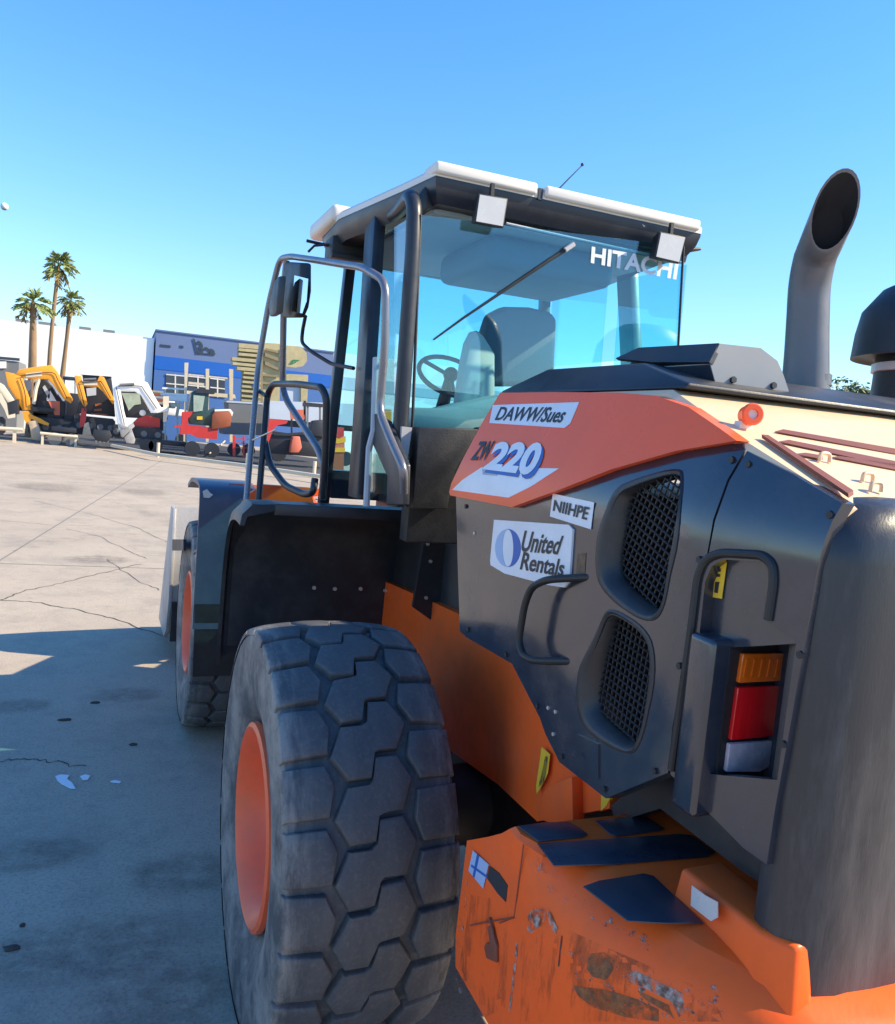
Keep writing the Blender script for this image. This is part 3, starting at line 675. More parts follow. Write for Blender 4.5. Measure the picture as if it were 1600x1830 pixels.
# ---- rear frame plate (orange) and counterweight
FR = [(640, 1040), (690, 1040), (760, 1070), (870, 1120), (940, 1180), (1000, 1290), (1020, 1340), (1090, 1400), (1090, 1445), (960, 1468), (890, 1402), (800, 1338), (740, 1270), (660, 1180)]
fr = skin('rear_frame', FR, 'orange', LD, f=f_frame, thick=.06)
plate('frame_bracket', [PX(x, y, -.635) for x, y in [(960, 1462), (972, 1415), (985, 1402), (1022, 1388), (1024, 1470), (990, 1475)]], (.04, 0, 0), 'orange', LD, bevel=.004)
plate('frame_end', [PX(x, y, -.602) for x, y in [(1075, 1412), (1098, 1412), (1084, 1440), (1074, 1450)]], (.01, 0, 0), 'yellow', LD)
dk = plate('caution_decal', [PX(x, y, -.612) for x, y in [(969, 1335), (984, 1348), (980, 1382), (974, 1395), (960, 1419), (959, 1405)]], (-.0015, 0, 0), 'yellow', LD)
lettering('lettering', 'CAUTION', ((975, 1350), (980, 1352), (973, 1398), (962, 1408)), 'ink', dk, lambda x, y: PX(x, y, -.6142), bold=.02)
MB().box((-.33, -1.0, .55), (.33, 2.1, 1.30)).box((-.30, -1.70, 1.305), (.30, 1.6, 1.795)).build('chassis', 'black', LD)  # frame body, plus unseen upper block added to stop sunlight leaking through
MB().cyl((-.8, 0, .79), (.8, 0, .79), .17, 24).build('rear_axle', 'black', LD)
MB().cyl((-.8, 3.3, .79), (.8, 3.3, .79), .17, 24).build('front_axle', 'orange', LD)
def cwring(z, fy, inset=0., bot=0.):
    L_ = [(-.93, fy), (-.935, -1.46), (-.932, -1.55), (-.925, -1.64), (-.905, -1.76), (-.872, -1.87), (-.825, -1.98), (-.765, -2.09), (-.66, -2.19), (-.4, -2.27), (-.1, -2.29)]
    o = []
    for x, y in L_:
        k = max(0, min(1, (-1.50-y)/.16)); k = k*k*(3-2*k); e = k*inset+(.008 if z > 1.445 else 0)
        dx, dy = (1, .25) if y > -1.9 else (.7, .7) if y > -2.15 else (.1, 1)
        o.append((x*(1-bot)+e*dx, y+e*dy*(y < fy-.05)+bot*.9*max(0, -1.6-y)))
    def zz(x, y): return z-(.06*max(0, min(1, (x+.80)/.20))*max(0, min(1, (-2.02-y)/.08)) if z > 1.2 else 0)
    return [Vector((x, y, zz(x, y))) for x, y in o]+[Vector((-x, y, zz(x, y))) for x, y in reversed(o)]
cwt = MB().loft([cwring(.80, -1.12, 0, .10), cwring(.90, -1.155, 0, .012), cwring(1.0, -1.16), cwring(1.285, -1.175), cwring(1.36, -1.30, .016), cwring(1.405, -1.37, .045), cwring(1.436, -1.408, .085), cwring(1.448, -1.422, .125)]).build('counterweight', 'orange', LD, angle=24)
ZC = 1.4495
def pad(q): return plate('tread_pad', [PZ(x, y, ZC) for x, y in q], (0, 0, .003), 'pad', cwt, bevel=.001)
pad([(925, 1478), (975, 1471), (1018, 1471), (1032, 1478), (1050, 1492), (1042, 1497), (962, 1505)])
pad([(1064, 1468), (1140, 1459), (1158, 1463), (1187, 1482), (1180, 1486), (1100, 1496), (1090, 1492)])
pad([(960, 1509), (1215, 1492), (1235, 1494), (1278, 1524), (1265, 1532), (1100, 1546), (990, 1549)])
pad([(1042, 1586), (1070, 1576), (1150, 1563), (1168, 1567), (1258, 1652), (1190, 1652), (1122, 1648)])
# plate on the left face of the counterweight, slot, tow pin, marks
def CX(px, py, d=0): return PX(px, py, -.9345-d)
bl = plate('blue_sticker', [CX(x, y) for x, y in [(846, 1520), (874, 1545), (864, 1588), (838, 1556)]], (-.0012, 0, 0), 'bluel', cwt)
for q in ([(853, 1526), (857, 1530), (848, 1570), (845, 1566)], [(843, 1545), (872, 1566), (871, 1570), (842, 1549)]): plate('sticker_mark', [CX(x, y, .0014) for x, y in q], (-.0005, 0, 0), 'bluei', bl)
plate('slot_cover', [CX(x, y) for x, y in [(876, 1548), (892, 1560), (908, 1582), (905, 1612), (890, 1596), (872, 1570)]], (-.002, 0, 0), 'ink', cwt)
MB().tube([CX(875, 1640, .004), CX(881, 1662, .006), CX(884, 1685, .006)], .0035, 8).build('pin_rod', 'slot', cwt)
plate('pin_plate', [CX(x, y) for x, y in [(876, 1655), (882, 1655), (892, 1688), (892, 1720), (874, 1712), (870, 1692), (874, 1684), (880, 1686)]], (-.008, 0, 0), 'slot', cwt, bevel=.002)
MB().tube([CX(841, 1654, .003), CX(868, 1648, .003), CX(918, 1640, .003)], .002, 6).build('seam_rod', 'slot', cwt)
for a, b in (((936, 1510), (919, 1640)), ((919, 1640), (893, 1650))): MB().tube([CX(*a), CX(*b)], .0018, 6).build('panel_seam', 'slot', cwt)
c = CX(824, 1770); MB().cyl(c, c+Vector((-.004, 0, 0)), .008, 8).build('plug', 'steel', cwt)
# scuffs and worn patches on the rear quarter, as thin films cut to their own outlines
from mathutils.bvhtree import BVHTree
def bvh_of(o):
    off = origin(o.parent); me = o.data
    return BVHTree.FromPolygons([v.co+off for v in me.vertices], [tuple(p.vertices) for p in me.polygons])
CB = bvh_of(cwt)
def oncw(px, py, off):
    d = ray(px, py).normalized(); h = CB.ray_cast(CPV, d)
    if h[0] is None: return PX(px, py, -.8)
    n = h[1]
    if n.dot(d) > 0: n = -n
    return h[0]+n*off
def film(name, q, m, off=.0012):
    D = dense_px(q); xs = [p[0] for p in D]; ys = [p[1] for p in D]; V = [Vector(p) for p in D]
    V += [Vector((x, y)) for x in range(int(min(xs)), int(max(xs)), 14) for y in range(int(min(ys)), int(max(ys)), 14) if inpoly(x, y, D) and min((x-p[0])**2+(y-p[1])**2 for p in D) > 30]
    r = delaunay_2d_cdt(V, [(i, (i+1) % len(D)) for i in range(len(D))], [], 0, 1e-6)
    mb = MB(); A = [mb.bm.verts.new(oncw(v.x, v.y, off)) for v in r[0]]
    for f in r[2]:
        if inpoly(sum(r[0][i].x for i in f)/len(f), sum(r[0][i].y for i in f)/len(f), D): mb.bm.faces.new([A[i] for i in f])
    for v in [v for v in mb.bm.verts if not v.link_faces]: mb.bm.verts.remove(v)
    return mb.build(name, m, cwt, recalc=False, weld=False)
def dense_px(l, s=18):
    o = []
    for a, b in zip(l, l[1:]+l[:1]):
        k = max(1, int(math.hypot(b[0]-a[0], b[1]-a[1])/s)); o += [(a[0]+(b[0]-a[0])*i/k, a[1]+(b[1]-a[1])*i/k) for i in range(k)]
    return o
def broken(name, a, b, scale, lo, hi, stretch=(1, 1, 1)):
    m, nt, bs = _nt(name); N = nt.nodes; L = nt.links
    tc = N.new('ShaderNodeTexCoord'); mp = N.new('ShaderNodeMapping'); mp.inputs['Scale'].default_value = stretch; L.new(tc.outputs['Object'], mp.inputs['Vector'])
    n = N.new('ShaderNodeTexNoise'); n.inputs['Scale'].default_value = scale; n.inputs['Detail'].default_value = 12; n.inputs['Roughness'].default_value = .75; L.new(mp.outputs[0], n.inputs['Vector'])
    r = N.new('ShaderNodeMapRange'); r.inputs['From Min'].default_value = lo; r.inputs['From Max'].default_value = hi; L.new(n.outputs['Fac'], r.inputs['Value']); L.new(r.outputs['Result'], bs.inputs['Alpha'])
    n2 = N.new('ShaderNodeTexNoise'); n2.inputs['Scale'].default_value = scale*2.3; n2.inputs['Detail'].default_value = 8; L.new(mp.outputs[0], n2.inputs['Vector'])
    q = N.new('ShaderNodeMix'); q.data_type = 'RGBA'; q.inputs['A'].default_value = (*a, 1); q.inputs['B'].default_value = (*b, 1)
    r2 = N.new('ShaderNodeMapRange'); r2.inputs['From Min'].default_value = .4; r2.inputs['From Max'].default_value = .6; L.new(n2.outputs['Fac'], r2.inputs['Value']); L.new(r2.outputs['Result'], q.inputs['Factor']); L.new(q.outputs['Result'], bs.inputs['Base Color'])
    bs.inputs['Roughness'].default_value = .7
    return m
M['scuff'] = broken('scraped_primer', (.42, .34, .30), (.12, .08, .06), 28, .44, .56) or mat('scraped_primer', (.34, .28, .24), .7, var=.3, scale=30, dirt=(.12, .09, .07), dirt_amt=.6, dscale=20)
M['grime'] = broken('brown_grime', (.16, .07, .03), (.30, .11, .035), 22, .36, .58) or mat('brown_grime', (.17, .075, .035), .75, var=.35, scale=25, dirt=(.32, .10, .03), dirt_amt=.8, dscale=14)
M['chip'] = broken('chipped_paint', (.10, .05, .03), (.40, .33, .29), 46, .57, .63)
M['streak'] = broken('grimy_streak', (.12, .045, .02), (.30, .09, .03), 14, .50, .80, (1, 1, .25))
film('edge_chips', [(834, 1500), (848, 1494), (836, 1600), (824, 1760), (810, 1762), (822, 1620)], 'chip')
film('edge_chips', [(905, 1484), (930, 1484), (1004, 1584), (1124, 1652), (1200, 1700), (1190, 1716), (1100, 1668), (985, 1600)], 'chip')
film('edge_chips', [(1000, 1690), (1120, 1720), (1280, 1760), (1300, 1826), (1150, 1826), (1010, 1780)], 'chip', .0008)
film('grimy_streak', [(930, 1640), (990, 1650), (1100, 1700), (1260, 1770), (1300, 1826), (930, 1826)], 'streak', .0006)
film('grimy_streak', [(842, 1600), (910, 1610), (905, 1800), (850, 1826), (815, 1765)], 'streak', .0006)
film('scuff', [(943, 1640), (950, 1626), (970, 1624), (978, 1632), (972, 1650), (950, 1668), (942, 1660)], 'scuff')
film('scuff', [(978, 1626), (985, 1634), (998, 1660), (994, 1670), (982, 1650)], 'scuff')
film('grime_patch', [(1050, 1716), (1058, 1704), (1080, 1702), (1100, 1714), (1096, 1735), (1084, 1752), (1060, 1746), (1050, 1732)], 'grime')
film('grime_patch', [(1026, 1762), (1080, 1768), (1140, 1786), (1178, 1804), (1178, 1826), (1120, 1818), (1060, 1800), (1034, 1780)], 'grime')
film('scratch', [(924, 1678), (928, 1680), (920, 1760), (912, 1812), (910, 1806), (916, 1750)], 'scuff')
film('scratch', [(1004, 1672), (1006, 1674), (1000, 1728), (998, 1726)], 'ink')
film('scratch', [(1120, 1738), (1136, 1734), (1180, 1756), (1222, 1776), (1226, 1810), (1214, 1818), (1200, 1790), (1150, 1764), (1124, 1756)], 'scuff')
film('scratch', [(1140, 1770), (1196, 1796), (1206, 1822), (1196, 1812), (1150, 1784)], 'grime')
# raised cover beside the rear door, with a grab slot
def LX(p, dz): return Vector((p.x, p.y, p.z+dz))
b0 = [Vector(v) for v in ((-.735, -1.76, 1.30), (-.58, -1.76, 1.30), (-.60, -2.06, 1.30), (-.64, -2.10, 1.30), (-.70, -2.10, 1.30), (-.735, -2.03, 1.30))]
t0 = [Vector(v) for v in ((-.715, -1.78, 1.515), (-.60, -1.78, 1.515), (-.61, -2.03, 1.515), (-.64, -2.065, 1.515), (-.68, -2.07, 1.515), (-.712, -2.01, 1.515))]
lc = MB().loft([b0, t0]).build('latch_cover', 'orange', LD, bevel=.012, seg=3)
plate('slot_recess', [PX(x, y, -.7352) for x, y in [(1238, 1582), (1262, 1600), (1284, 1612), (1284, 1640), (1272, 1646), (1236, 1618)]], (-.002, 0, 0), 'lampgrey', lc)
# ---- rear fenders: a swept shell in front of and over the wheel
def fender(sgn, y0, name, prof, x0, x1, lipw, th=.03, m='dark_rough'):
    mb = MB(); P = catmull([Vector((0, y0+a, b)) for a, b in prof], 5)
    outer = P; inner = []
    for i, p in enumerate(P):
        t = (P[min(i+1, len(P)-1)]-P[max(i-1, 0)]).normalized(); nrm = Vector((0, t.z, -t.y)); inner.append(p+nrm*th)
    def ring(x): return [Vector((sgn*x, p.y, p.z)) for p in outer]+[Vector((sgn*x, p.y, p.z)) for p in reversed(inner)]
    mb.loft([ring(x0), ring(x1)])
    return mb.build(name, m, LD, angle=40)
FPROF = [(.78, 1.985), (.86, 1.99), (1.0, 1.985), (1.14, 1.95), (1.24, 1.86), (1.30, 1.70), (1.33, 1.45), (1.34, 1.15)]
for s in (-1, 1):
    fd = fender(s, 0, 'rear_fender', FPROF, .34, 1.27, .1)
    # folded lip along the trailing edge and flared outer band
    MB().box((s*.42, .775, 1.935), (s*1.16, .80, 1.992)).build('fender_lip', 'cab', fd, bevel=.004)
    mb = MB(); pr = catmull([Vector((0, a, b)) for a, b in FPROF], 5)
    R_in = [[Vector((s*1.16, p.y, p.z+.004)), Vector((s*1.27, p.y-.012, p.z-.004)), Vector((s*1.315, p.y-.02, p.z-.05)), Vector((s*1.325, p.y-.04, p.z-.10)), Vector((s*1.305, p.y-.04, p.z-.10)), Vector((s*1.29, p.y-.02, p.z-.06)), Vector((s*1.16, p.y, p.z-.03))] for p in pr]
    mb.loft(R_in).build('fender_flare', 'dark_rough', fd, angle=40)
    MB().box((s*.27, .80, 1.35), (s*.31, 1.26, 1.965)).build('fender_web', 'dark_rough', fd)
    if s < 0:
        for (x, y) in ((561, 1050), (598, 1052), (644, 1052), (688, 1055)):
            c = PY(x, y, 1.27); MB().cyl(c, c+Vector((0, -.012, 0)), .011, 8).build('fender_bolt', 'bolt', fd)
plate('mud_panel', [PY(x, y, .55) for x, y in [(760, 958), (830, 925), (850, 1150), (770, 1108), (738, 1085)]], (0, .02, 0), 'dark_rough', LD)
for (x, y) in ((764, 972), (769, 1003), (805, 1022), (761, 1068), (798, 1090)):
    c = PY(x, y, .548); MB().cyl(c, c+Vector((0, -.01, 0)), .0085, 8).build('panel_fastener', 'bolt', LD)

# ---- cab
XC = .035
cabb = MB().box((-.36, .30, 1.35), (.43, 1.75, 2.0)).build('cab_floor', 'dark_rough', LD, bevel=.01)
MB().box((-.67, .26, 1.9), (.72, .36, 2.40)).build('cab_rear_panel', 'black', LD, bevel=.01)
plate('cab_rear_sill', [PY(x, y, .262) for x, y in [(735, 762), (840, 766), (800, 835), (785, 905), (724, 905)]], (0, -.10, 0), 'black', LD, bevel=.006)
plate('pale_hose_cover', [PY(x, y, .20) for x, y in [(719, 762), (737, 764), (727, 830), (716, 900), (708, 900)]], (0, .02, 0), 'trim', LD)
# rear posts, B posts, A posts
def post(name, a, b, w, dpt, m='cab', bevel=.008):
    a = Vector(a); b = Vector(b)
    mb = MB(); mb.loft([[a+Vector((-w, -dpt, 0)), a+Vector((w, -dpt, 0)), a+Vector((w, dpt, 0)), a+Vector((-w, dpt, 0))], [b+Vector((-w, -dpt, 0)), b+Vector((w, -dpt, 0)), b+Vector((w, dpt, 0)), b+Vector((-w, dpt, 0))]])
    return mb.build(name, m, LD, bevel=bevel)
pp = [PY(708, 905, .28), PY(716, 760, .28), PY(727, 600, .28), PY(738, 450, .28), PY(741, 370, .30), PY(735, 350, .36), PY(715, 375, .62), PY(692, 395, .95)]
MB().tube(rounded(pp, .06, 5), .034, 14).build('rear_post', 'cab', LD)
pr2 = [Vector((2*XC-p.x, p.y, p.z)) for p in pp[:4]]
b0 = PX(640, 890, -.78); b1 = PX(672, 385, -.72)
post('centre_post', b0, b1, .03, .085); post('centre_post', (2*XC-b0.x, b0.y, b0.z), (2*XC-b1.x, b1.y, b1.z), .03, .07)
post('front_post', (-.70, 1.72, 1.9), (-.63, 1.78, 3.4), .03, .035); post('front_post', (.77, 1.72, 1.9), (.70, 1.78, 3.4), .03, .035)
plate('door_latch_cover', [PX(x, y, -.79) for x, y in [(668, 738), (690, 752), (722, 830), (720, 902), (690, 902), (692, 852), (664, 790)]], (.03, 0, 0), 'cab', LD, bevel=.006)
MB().tube([PX(655, 905, -.80), PX(660, 800, -.80), PX(668, 770, -.79), PX(672, 640, -.775)], .016, 8).build('door_seal', 'liner', LD)
# glass panes
plate('rear_window', [PY(x, y, .27) for x, y in [(752, 384), (1222, 440), (1212, 625), (1150, 640), (990, 655), (905, 712), (838, 790), (737, 764)]], (0, .006, 0), 'glass', LD)
plate('side_window', [(-.715, .36, 2.1), (-.715, .90, 2.06), (-.70, .95, 3.35), (-.70, .36, 3.35)], (.006, 0, 0), 'glass2', LD)
plate('side_window', [(.755, .36, 2.4), (.755, .92, 2.4), (.735, .95, 3.35), (.735, .36, 3.35)], (.006, 0, 0), 'glass', LD)
plate('side_window', [(.765, 1.08, 2.2), (.765, 1.70, 2.2), (.735, 1.74, 3.38), (.735, 1.08, 3.38)], (.006, 0, 0), 'glass', LD)
plate('front_window', [(-.66, 1.76, 2.1), (.73, 1.76, 2.1), (.68, 1.80, 3.38), (-.62, 1.80, 3.38)], (0, .006, 0), 'glass', LD)
MB().box((-.66, 1.70, 1.95), (.73, 1.78, 2.12)).build('front_sill', 'cab', LD)
# roof: dark tray with pale cap, flared visor at the front
def rr(pts, z): return [Vector((x, y, z)) for x, y in pts]
RP = [(-.665, .285), (.745, .285), (.78, .60), (.90, 1.30), (.88, 1.78), (.60, 1.96), (-.53, 1.96), (-.81, 1.78), (-.83, 1.30), (-.71, .60)]
def sc2(P, k): return [(XC+(x-XC)*k, 1.1+(y-1.1)*k) for x, y in P]
roof = MB().loft([rr(sc2(RP, .95), 3.385), rr(sc2(RP, .985), 3.43), rr(RP, 3.475), rr(sc2(RP, 1.0), 3.487)]).build('roof', 'cab', LD, angle=25)
MB().loft([rr(sc2(RP, 1.003), 3.488), rr(sc2(RP, 1.003), 3.515), rr(sc2(RP, .985), 3.532), rr(sc2(RP, .9), 3.545)]).build('roof_cap', 'cream', roof, angle=30)
MB().box((-.86, 1.36, 3.49), (.93, 1.94, 3.585)).build('roof_visor', 'cream', roof, bevel=.03, seg=3)
MB().box((-.30, .50, 3.20), (.42, 1.15, 3.36)).build('overhead_unit', 'seat', LD, bevel=.05, seg=3)
# roof cap ridges either side of the cable gap at the back edge
for a, b in (((778, 300), (962, 326)), ((976, 331), (1252, 402))):
    p = PY(*a, .27); q = PY(*b, .27)
    MB().box((p.x, .262, 3.495), (q.x, .42, 3.547)).build('roof_ridge', 'cream', roof, bevel=.014, seg=3)
p = PY(968, 338, .27); MB().box((p.x-.01, .275, 3.48), (p.x+.012, .30, 3.53)).build('cable_clip', 'ink', roof)
plate('rear_fascia', [PY(x, y, .375) for x, y in [(772, 318), (1240, 420), (1226, 470), (905, 400), (800, 372), (765, 372), (752, 384), (748, 350)]], (0, .04, 0), 'cab', roof, bevel=.006)
MB().tube([PY(905, 399, .295), PY(1000, 420, .295), PY(1170, 457, .295), PY(1222, 470, .295)], .006, 8).build('fascia_seal', 'liner', roof)
MB().tube([PY(1040, 375, .29), PY(1100, 386, .29), PY(1145, 398, .29), PY(1152, 405, .29)], .005, 8).build('cable', 'lampgrey', roof)
MB().box((-.62, .40, 3.365), (.69, 1.75, 3.385)).build('headliner', 'liner', roof)
# work lamps
def lamp(q, y, back):
    f = [PY(a, b, y) for a, b in q]; c = sum(f, Vector())/4; f = [c+(p-c)*1.08 for p in f]
    h = MB().loft([[p for p in f], [p+Vector((0, .012, 0)) for p in f], [c+(p-c)*.8+Vector((0, .07, 0)) for p in f]]).build('work_lamp', 'black', LD, bevel=.004)
    plate('lamp_lens', [c+(p-c)*.9+Vector((0, -.003, 0)) for p in f], (0, .002, 0), 'lampgrey', h)
    up = (f[0]+f[1])/2; MB().box((up.x-.008, y+.01, up.z-.01), (up.x+.008, y+.03, up.z+.055)).build('lamp_bracket', 'black', h)
lamp([(857, 347), (906, 356), (899, 405), (850, 396)], .19, 1)
lamp([(1181, 415), (1224, 425), (1214, 469), (1172, 459)], .19, 1)
# front roof lamps hanging under the visor, and the wiper pivot arms
fl = MB().box((-.83, 1.42, 3.32), (-.60, 1.60, 3.43)).build('front_lamp', 'black', LD, bevel=.01)
MB().box((-.84, 1.36, 3.30), (-.60, 1.44, 3.325)).build('lamp_foot', 'black', fl, bevel=.004)
MB().tube([PY(548, 430, 1.55), PY(575, 436, 1.55), PY(600, 441, 1.5)], .009, 8).build('lamp_arm', 'black', fl)
MB().tube([PY(551, 450, 1.55), PY(562, 439, 1.55), PY(595, 436, 1.5)], .007, 8).build('lamp_arm', 'black', fl)
c = PY(1228, 447, .9); MB().tube([PY(1215, 452, .9), PY(1236, 446, .9), PY(1252, 445, .9)], [.01, .014, .008], 8).build('marker_lamp', 'black', LD)
# antenna
MB().tube([PY(990, 347, .36), PY(1016, 320, .36), PY(1041, 295, .36)], [.004, .002], 6).ball(PY(1041, 294, .36), .008).build('antenna', 'ink', LD)
# rear wiper
MB().tube([PY(1027, 436, .262), PY(980, 466, .262), PY(900, 520, .260), PY(830, 567, .262), PY(775, 607, .264)], [.010, .004], 8).build('rear_wiper', 'black', LD)
MB().tube([PY(1010, 447, .255), PY(1026, 436, .255)], .012, 8).build('wiper_boss', 'lampgrey', LD)
MB().tube([PY(x, y, .268) for x, y in [(1212, 628), (1222, 440)]], .006, 8).build('window_seal', 'black', LD)
MB().tube([PY(x, y, .268) for x, y in [(737, 764), (752, 384)]], .007, 8).build('window_seal', 'black', LD)
MB().box((.44, 1.0, 2.45), (.62, 1.14, 2.82)).build('monitor', 'seat', LD, bevel=.02)
for dx in (0, .06, .12): MB().tube([(.36+dx, .98, 2.5), (.37+dx, 1.02, 2.66)], [.008, .014], 8).build('control_lever', 'black', LD)
# maker lettering on the rear window
lettering('lettering', 'HITACHI', ((1058, 440), (1214, 466), (1209, 500), (1056, 470)), 'white', LD, lambda x, y: PY(x, y, .2685), bold=.03)
# interior: seat, console, steering column, mirror
def cr(P, yb, d): return [PY(x, y, yb) for x, y in P], Vector((0, d, 0))
sb = [(866, 690), (868, 600), (880, 560), (905, 547), (950, 548), (985, 556), (998, 568), (992, 690)]
f, d = cr(sb, .74, .13); seat = MB().prism(f, d).build('seat_back', 'seat', LD, bevel=.03, seg=3)
MB().box((-.14, .72, 2.42), (.30, 1.18, 2.56)).build('seat_cushion', 'seat', seat, bevel=.03, seg=3)
MB().box((-.05, .74, 2.0), (.22, 1.10, 2.42)).build('seat_base', 'cab', seat, bevel=.02)
f, d = cr([(820, 735), (832, 650), (840, 612), (852, 588), (866, 600), (886, 632), (886, 710), (880, 740)], .62, .10); MB().prism(f, d).build('side_console', 'console', LD, bevel=.015)
f, d = cr([(735, 748), (740, 728), (800, 730), (905, 705), (905, 725), (850, 770), (740, 765)], .42, .25); MB().prism(f, d).build('rear_shelf', 'console', LD, bevel=.01)
MB().box((-.32, .38, 2.05), (.6, .70, 2.44)).build('storage_box', 'cab', LD, bevel=.01)
st = PY(805, 672, 1.32); mb = MB(); ax = Vector((0, -.62, .78)).normalized(); sx = Vector((1, 0, 0)); sy = ax.cross(sx)
ringc = [st+(sx*math.cos(2*PI*k/28)+sy*math.sin(2*PI*k/28))*.19 for k in range(29)]
mb.tube(ringc, .014, 8, cap=False)
stw = mb.build('steering_wheel', 'black', LD)
MB().tube([st, st+Vector((0, .16, -.35)), st+Vector((0, .2, -.7))], [.03, .07], 10).build('steering_column', 'black', stw)
mb = MB(); [mb.tube([st, st+(sx*math.cos(a)+sy*math.sin(a))*.19], .012, 6) for a in (.3, 2.4, 4.6)]; mb.ball(st+ax*.01, .045); mb.build('wheel_hub', 'black', stw)
f, d = cr([(948, 500), (1006, 498), (1006, 524), (960, 524), (948, 518)], 1.75, .02); MB().prism(f, d).build('inside_mirror', 'cream', LD, bevel=.006)
f, d = cr([(826, 400), (858, 404), (858, 424), (826, 420)], .9, .05); MB().prism(f, d).build('roof_vent', 'ink', LD)

# ---- handrails, mirror
def rail(name, pts, r, m='chrome', fil=.07): return MB().tube(rounded(pts, fil, 5), r, 12).build(name, m, LD)
topF = PX(500, 462, -1.06)
rail('handrail', [PX(432, 962, -1.19), PX(440, 900, -1.17), PX(462, 650, -1.12), PX(480, 545, -1.09), topF, PX(520, 458, -1.03), PX(560, 464, -.985), PX(650, 478, -.92), PX(690, 503, -.88), PX(688, 620, -.86), PX(678, 735, -.85), PX(700, 790, -.84), PX(722, 838, -.83), PX(722, 880, -.80)], .0175)
rail('handrail', [PX(512, 466, -1.05), PX(507, 560, -1.03), PX(505, 690, -.985), PX(512, 715, -.975), PX(570, 805, -.90), PX(579, 835, -.88), PX(577, 890, -.85)], .019)
rail('grab_loop', [PX(462, 900, -1.10), PX(472, 780, -1.08), PX(478, 705, -1.06), PX(488, 686, -1.05), PX(530, 686, -1.00), PX(575, 692, -.95), PX(584, 712, -.93), PX(582, 800, -.90), PX(578, 890, -.87)], .019, 'cab')
rail('kick_rail', [PX(474, 790, -1.07), PX(482, 830, -1.05), PX(510, 868, -1.0), PX(545, 884, -.94), PX(560, 880, -.92), PX(563, 856, -.91)], .019, 'cab')
rail('ladder_rail', [PX(452, 690, -1.12), PX(476, 708, -1.09)], .012, 'cab')
mi = MB().prism([PX(x, y, -1.01) for x, y in [(524, 468), (557, 470), (557, 520), (552, 552), (545, 568), (520, 568), (516, 552)]], (-.05, .05, 0)).build('side_mirror', 'black', LD, bevel=.012)
plate('mirror_pane', [PX(x, y, -1.063) for x, y in [(527, 492), (551, 498), (548, 540), (541, 560), (522, 556)]], (-.002, 0, 0), 'mirror', mi)
f2 = MB().prism([PX(x, y, -1.10) for x, y in [(503, 500), (512, 492), (506, 560), (495, 566), (492, 548)]], (-.03, .05, 0)).build('side_mirror', 'black', LD, bevel=.008)
rail('mirror_stay', [PX(546, 565, -1.0), PX(541, 590, -.99), PX(539, 612, -.985), PX(556, 628, -.95), PX(592, 650, -.86), PX(632, 658, -.80)], .010, 'cab', .03)
MB().cyl(PX(500, 768, -1.08)+Vector((-.02, 0, 0)), PX(461, 787, -1.12)+Vector((-.03, 0, 0)), .004).build('rail_pin', 'bolt', LD)

# ---- front half: frame, fenders, lift arms, bucket
ff = MB().loft([[Vector((x, 2.05, z)) for x, z in ((-.42, .6), (.42, .6), (.42, 1.5), (-.42, 1.5))], [Vector((x, 2.5, z)) for x, z in ((-.5, .5), (.5, .5), (.5, 1.75), (-.5, 1.75))], [Vector((x, 3.9, z)) for x, z in ((-.45, .5), (.45, .5), (.45, 1.7), (-.45, 1.7))]]).build('front_frame', 'orange', LD, bevel=.02)
plate('front_deck', [(-1.15, 2.62, 1.93), (-.5, 2.62, 1.93), (-.5, 3.6, 1.80), (-1.15, 3.6, 1.80)], (0, 0, -.05), 'orange', LD)
FP2 = [(-.86, .95), (-.84, 1.3), (-.83, 1.70), (-.80, 1.875), (-.68, 1.925), (-.45, 1.93), (-.1, 1.91), (.2, 1.84)]
for s in (-1, 1):
    ffd = fender(s, 3.3, 'front_fender', FP2, .98, 1.35, .1, m='fender')
    plate('mud_flap', [(s*.98, 2.44, 1.12), (s*1.34, 2.44, 1.12), (s*1.33, 2.45, .62), (s*1.0, 2.45, .62)], (0, .015, 0), 'black', ffd)
    plate('lift_arm', [(s*.50, 2.6, 1.80), (s*.50, 3.0, 1.88), (s*.50, 4.4, 1.40), (s*.50, 5.2, .55), (s*.50, 5.0, .35), (s*.50, 4.0, 1.15), (s*.50, 2.7, 1.75)], (s*.12, 0, 0), 'orange', LD, bevel=.01)
    MB().cyl((s*.35, 2.7, 1.0), (s*.40, 4.3, 1.25), .08).build('lift_cylinder', 'black', LD)
c = PY(370, 880, 2.455); plate('paint_chip', [PY(x, y, 2.455) for x, y in [(362, 878), (370, 874), (376, 881), (381, 884), (374, 890), (364, 889)]], (0, -.002, 0), 'lampgrey', LD)
plate('step_guard', [PY(x, y, 1.95) for x, y in [(441, 886), (470, 866), (556, 872), (562, 902), (480, 906), (452, 930), (438, 968), (425, 952)]], (0, .05, 0), 'orange', LD, bevel=.006)
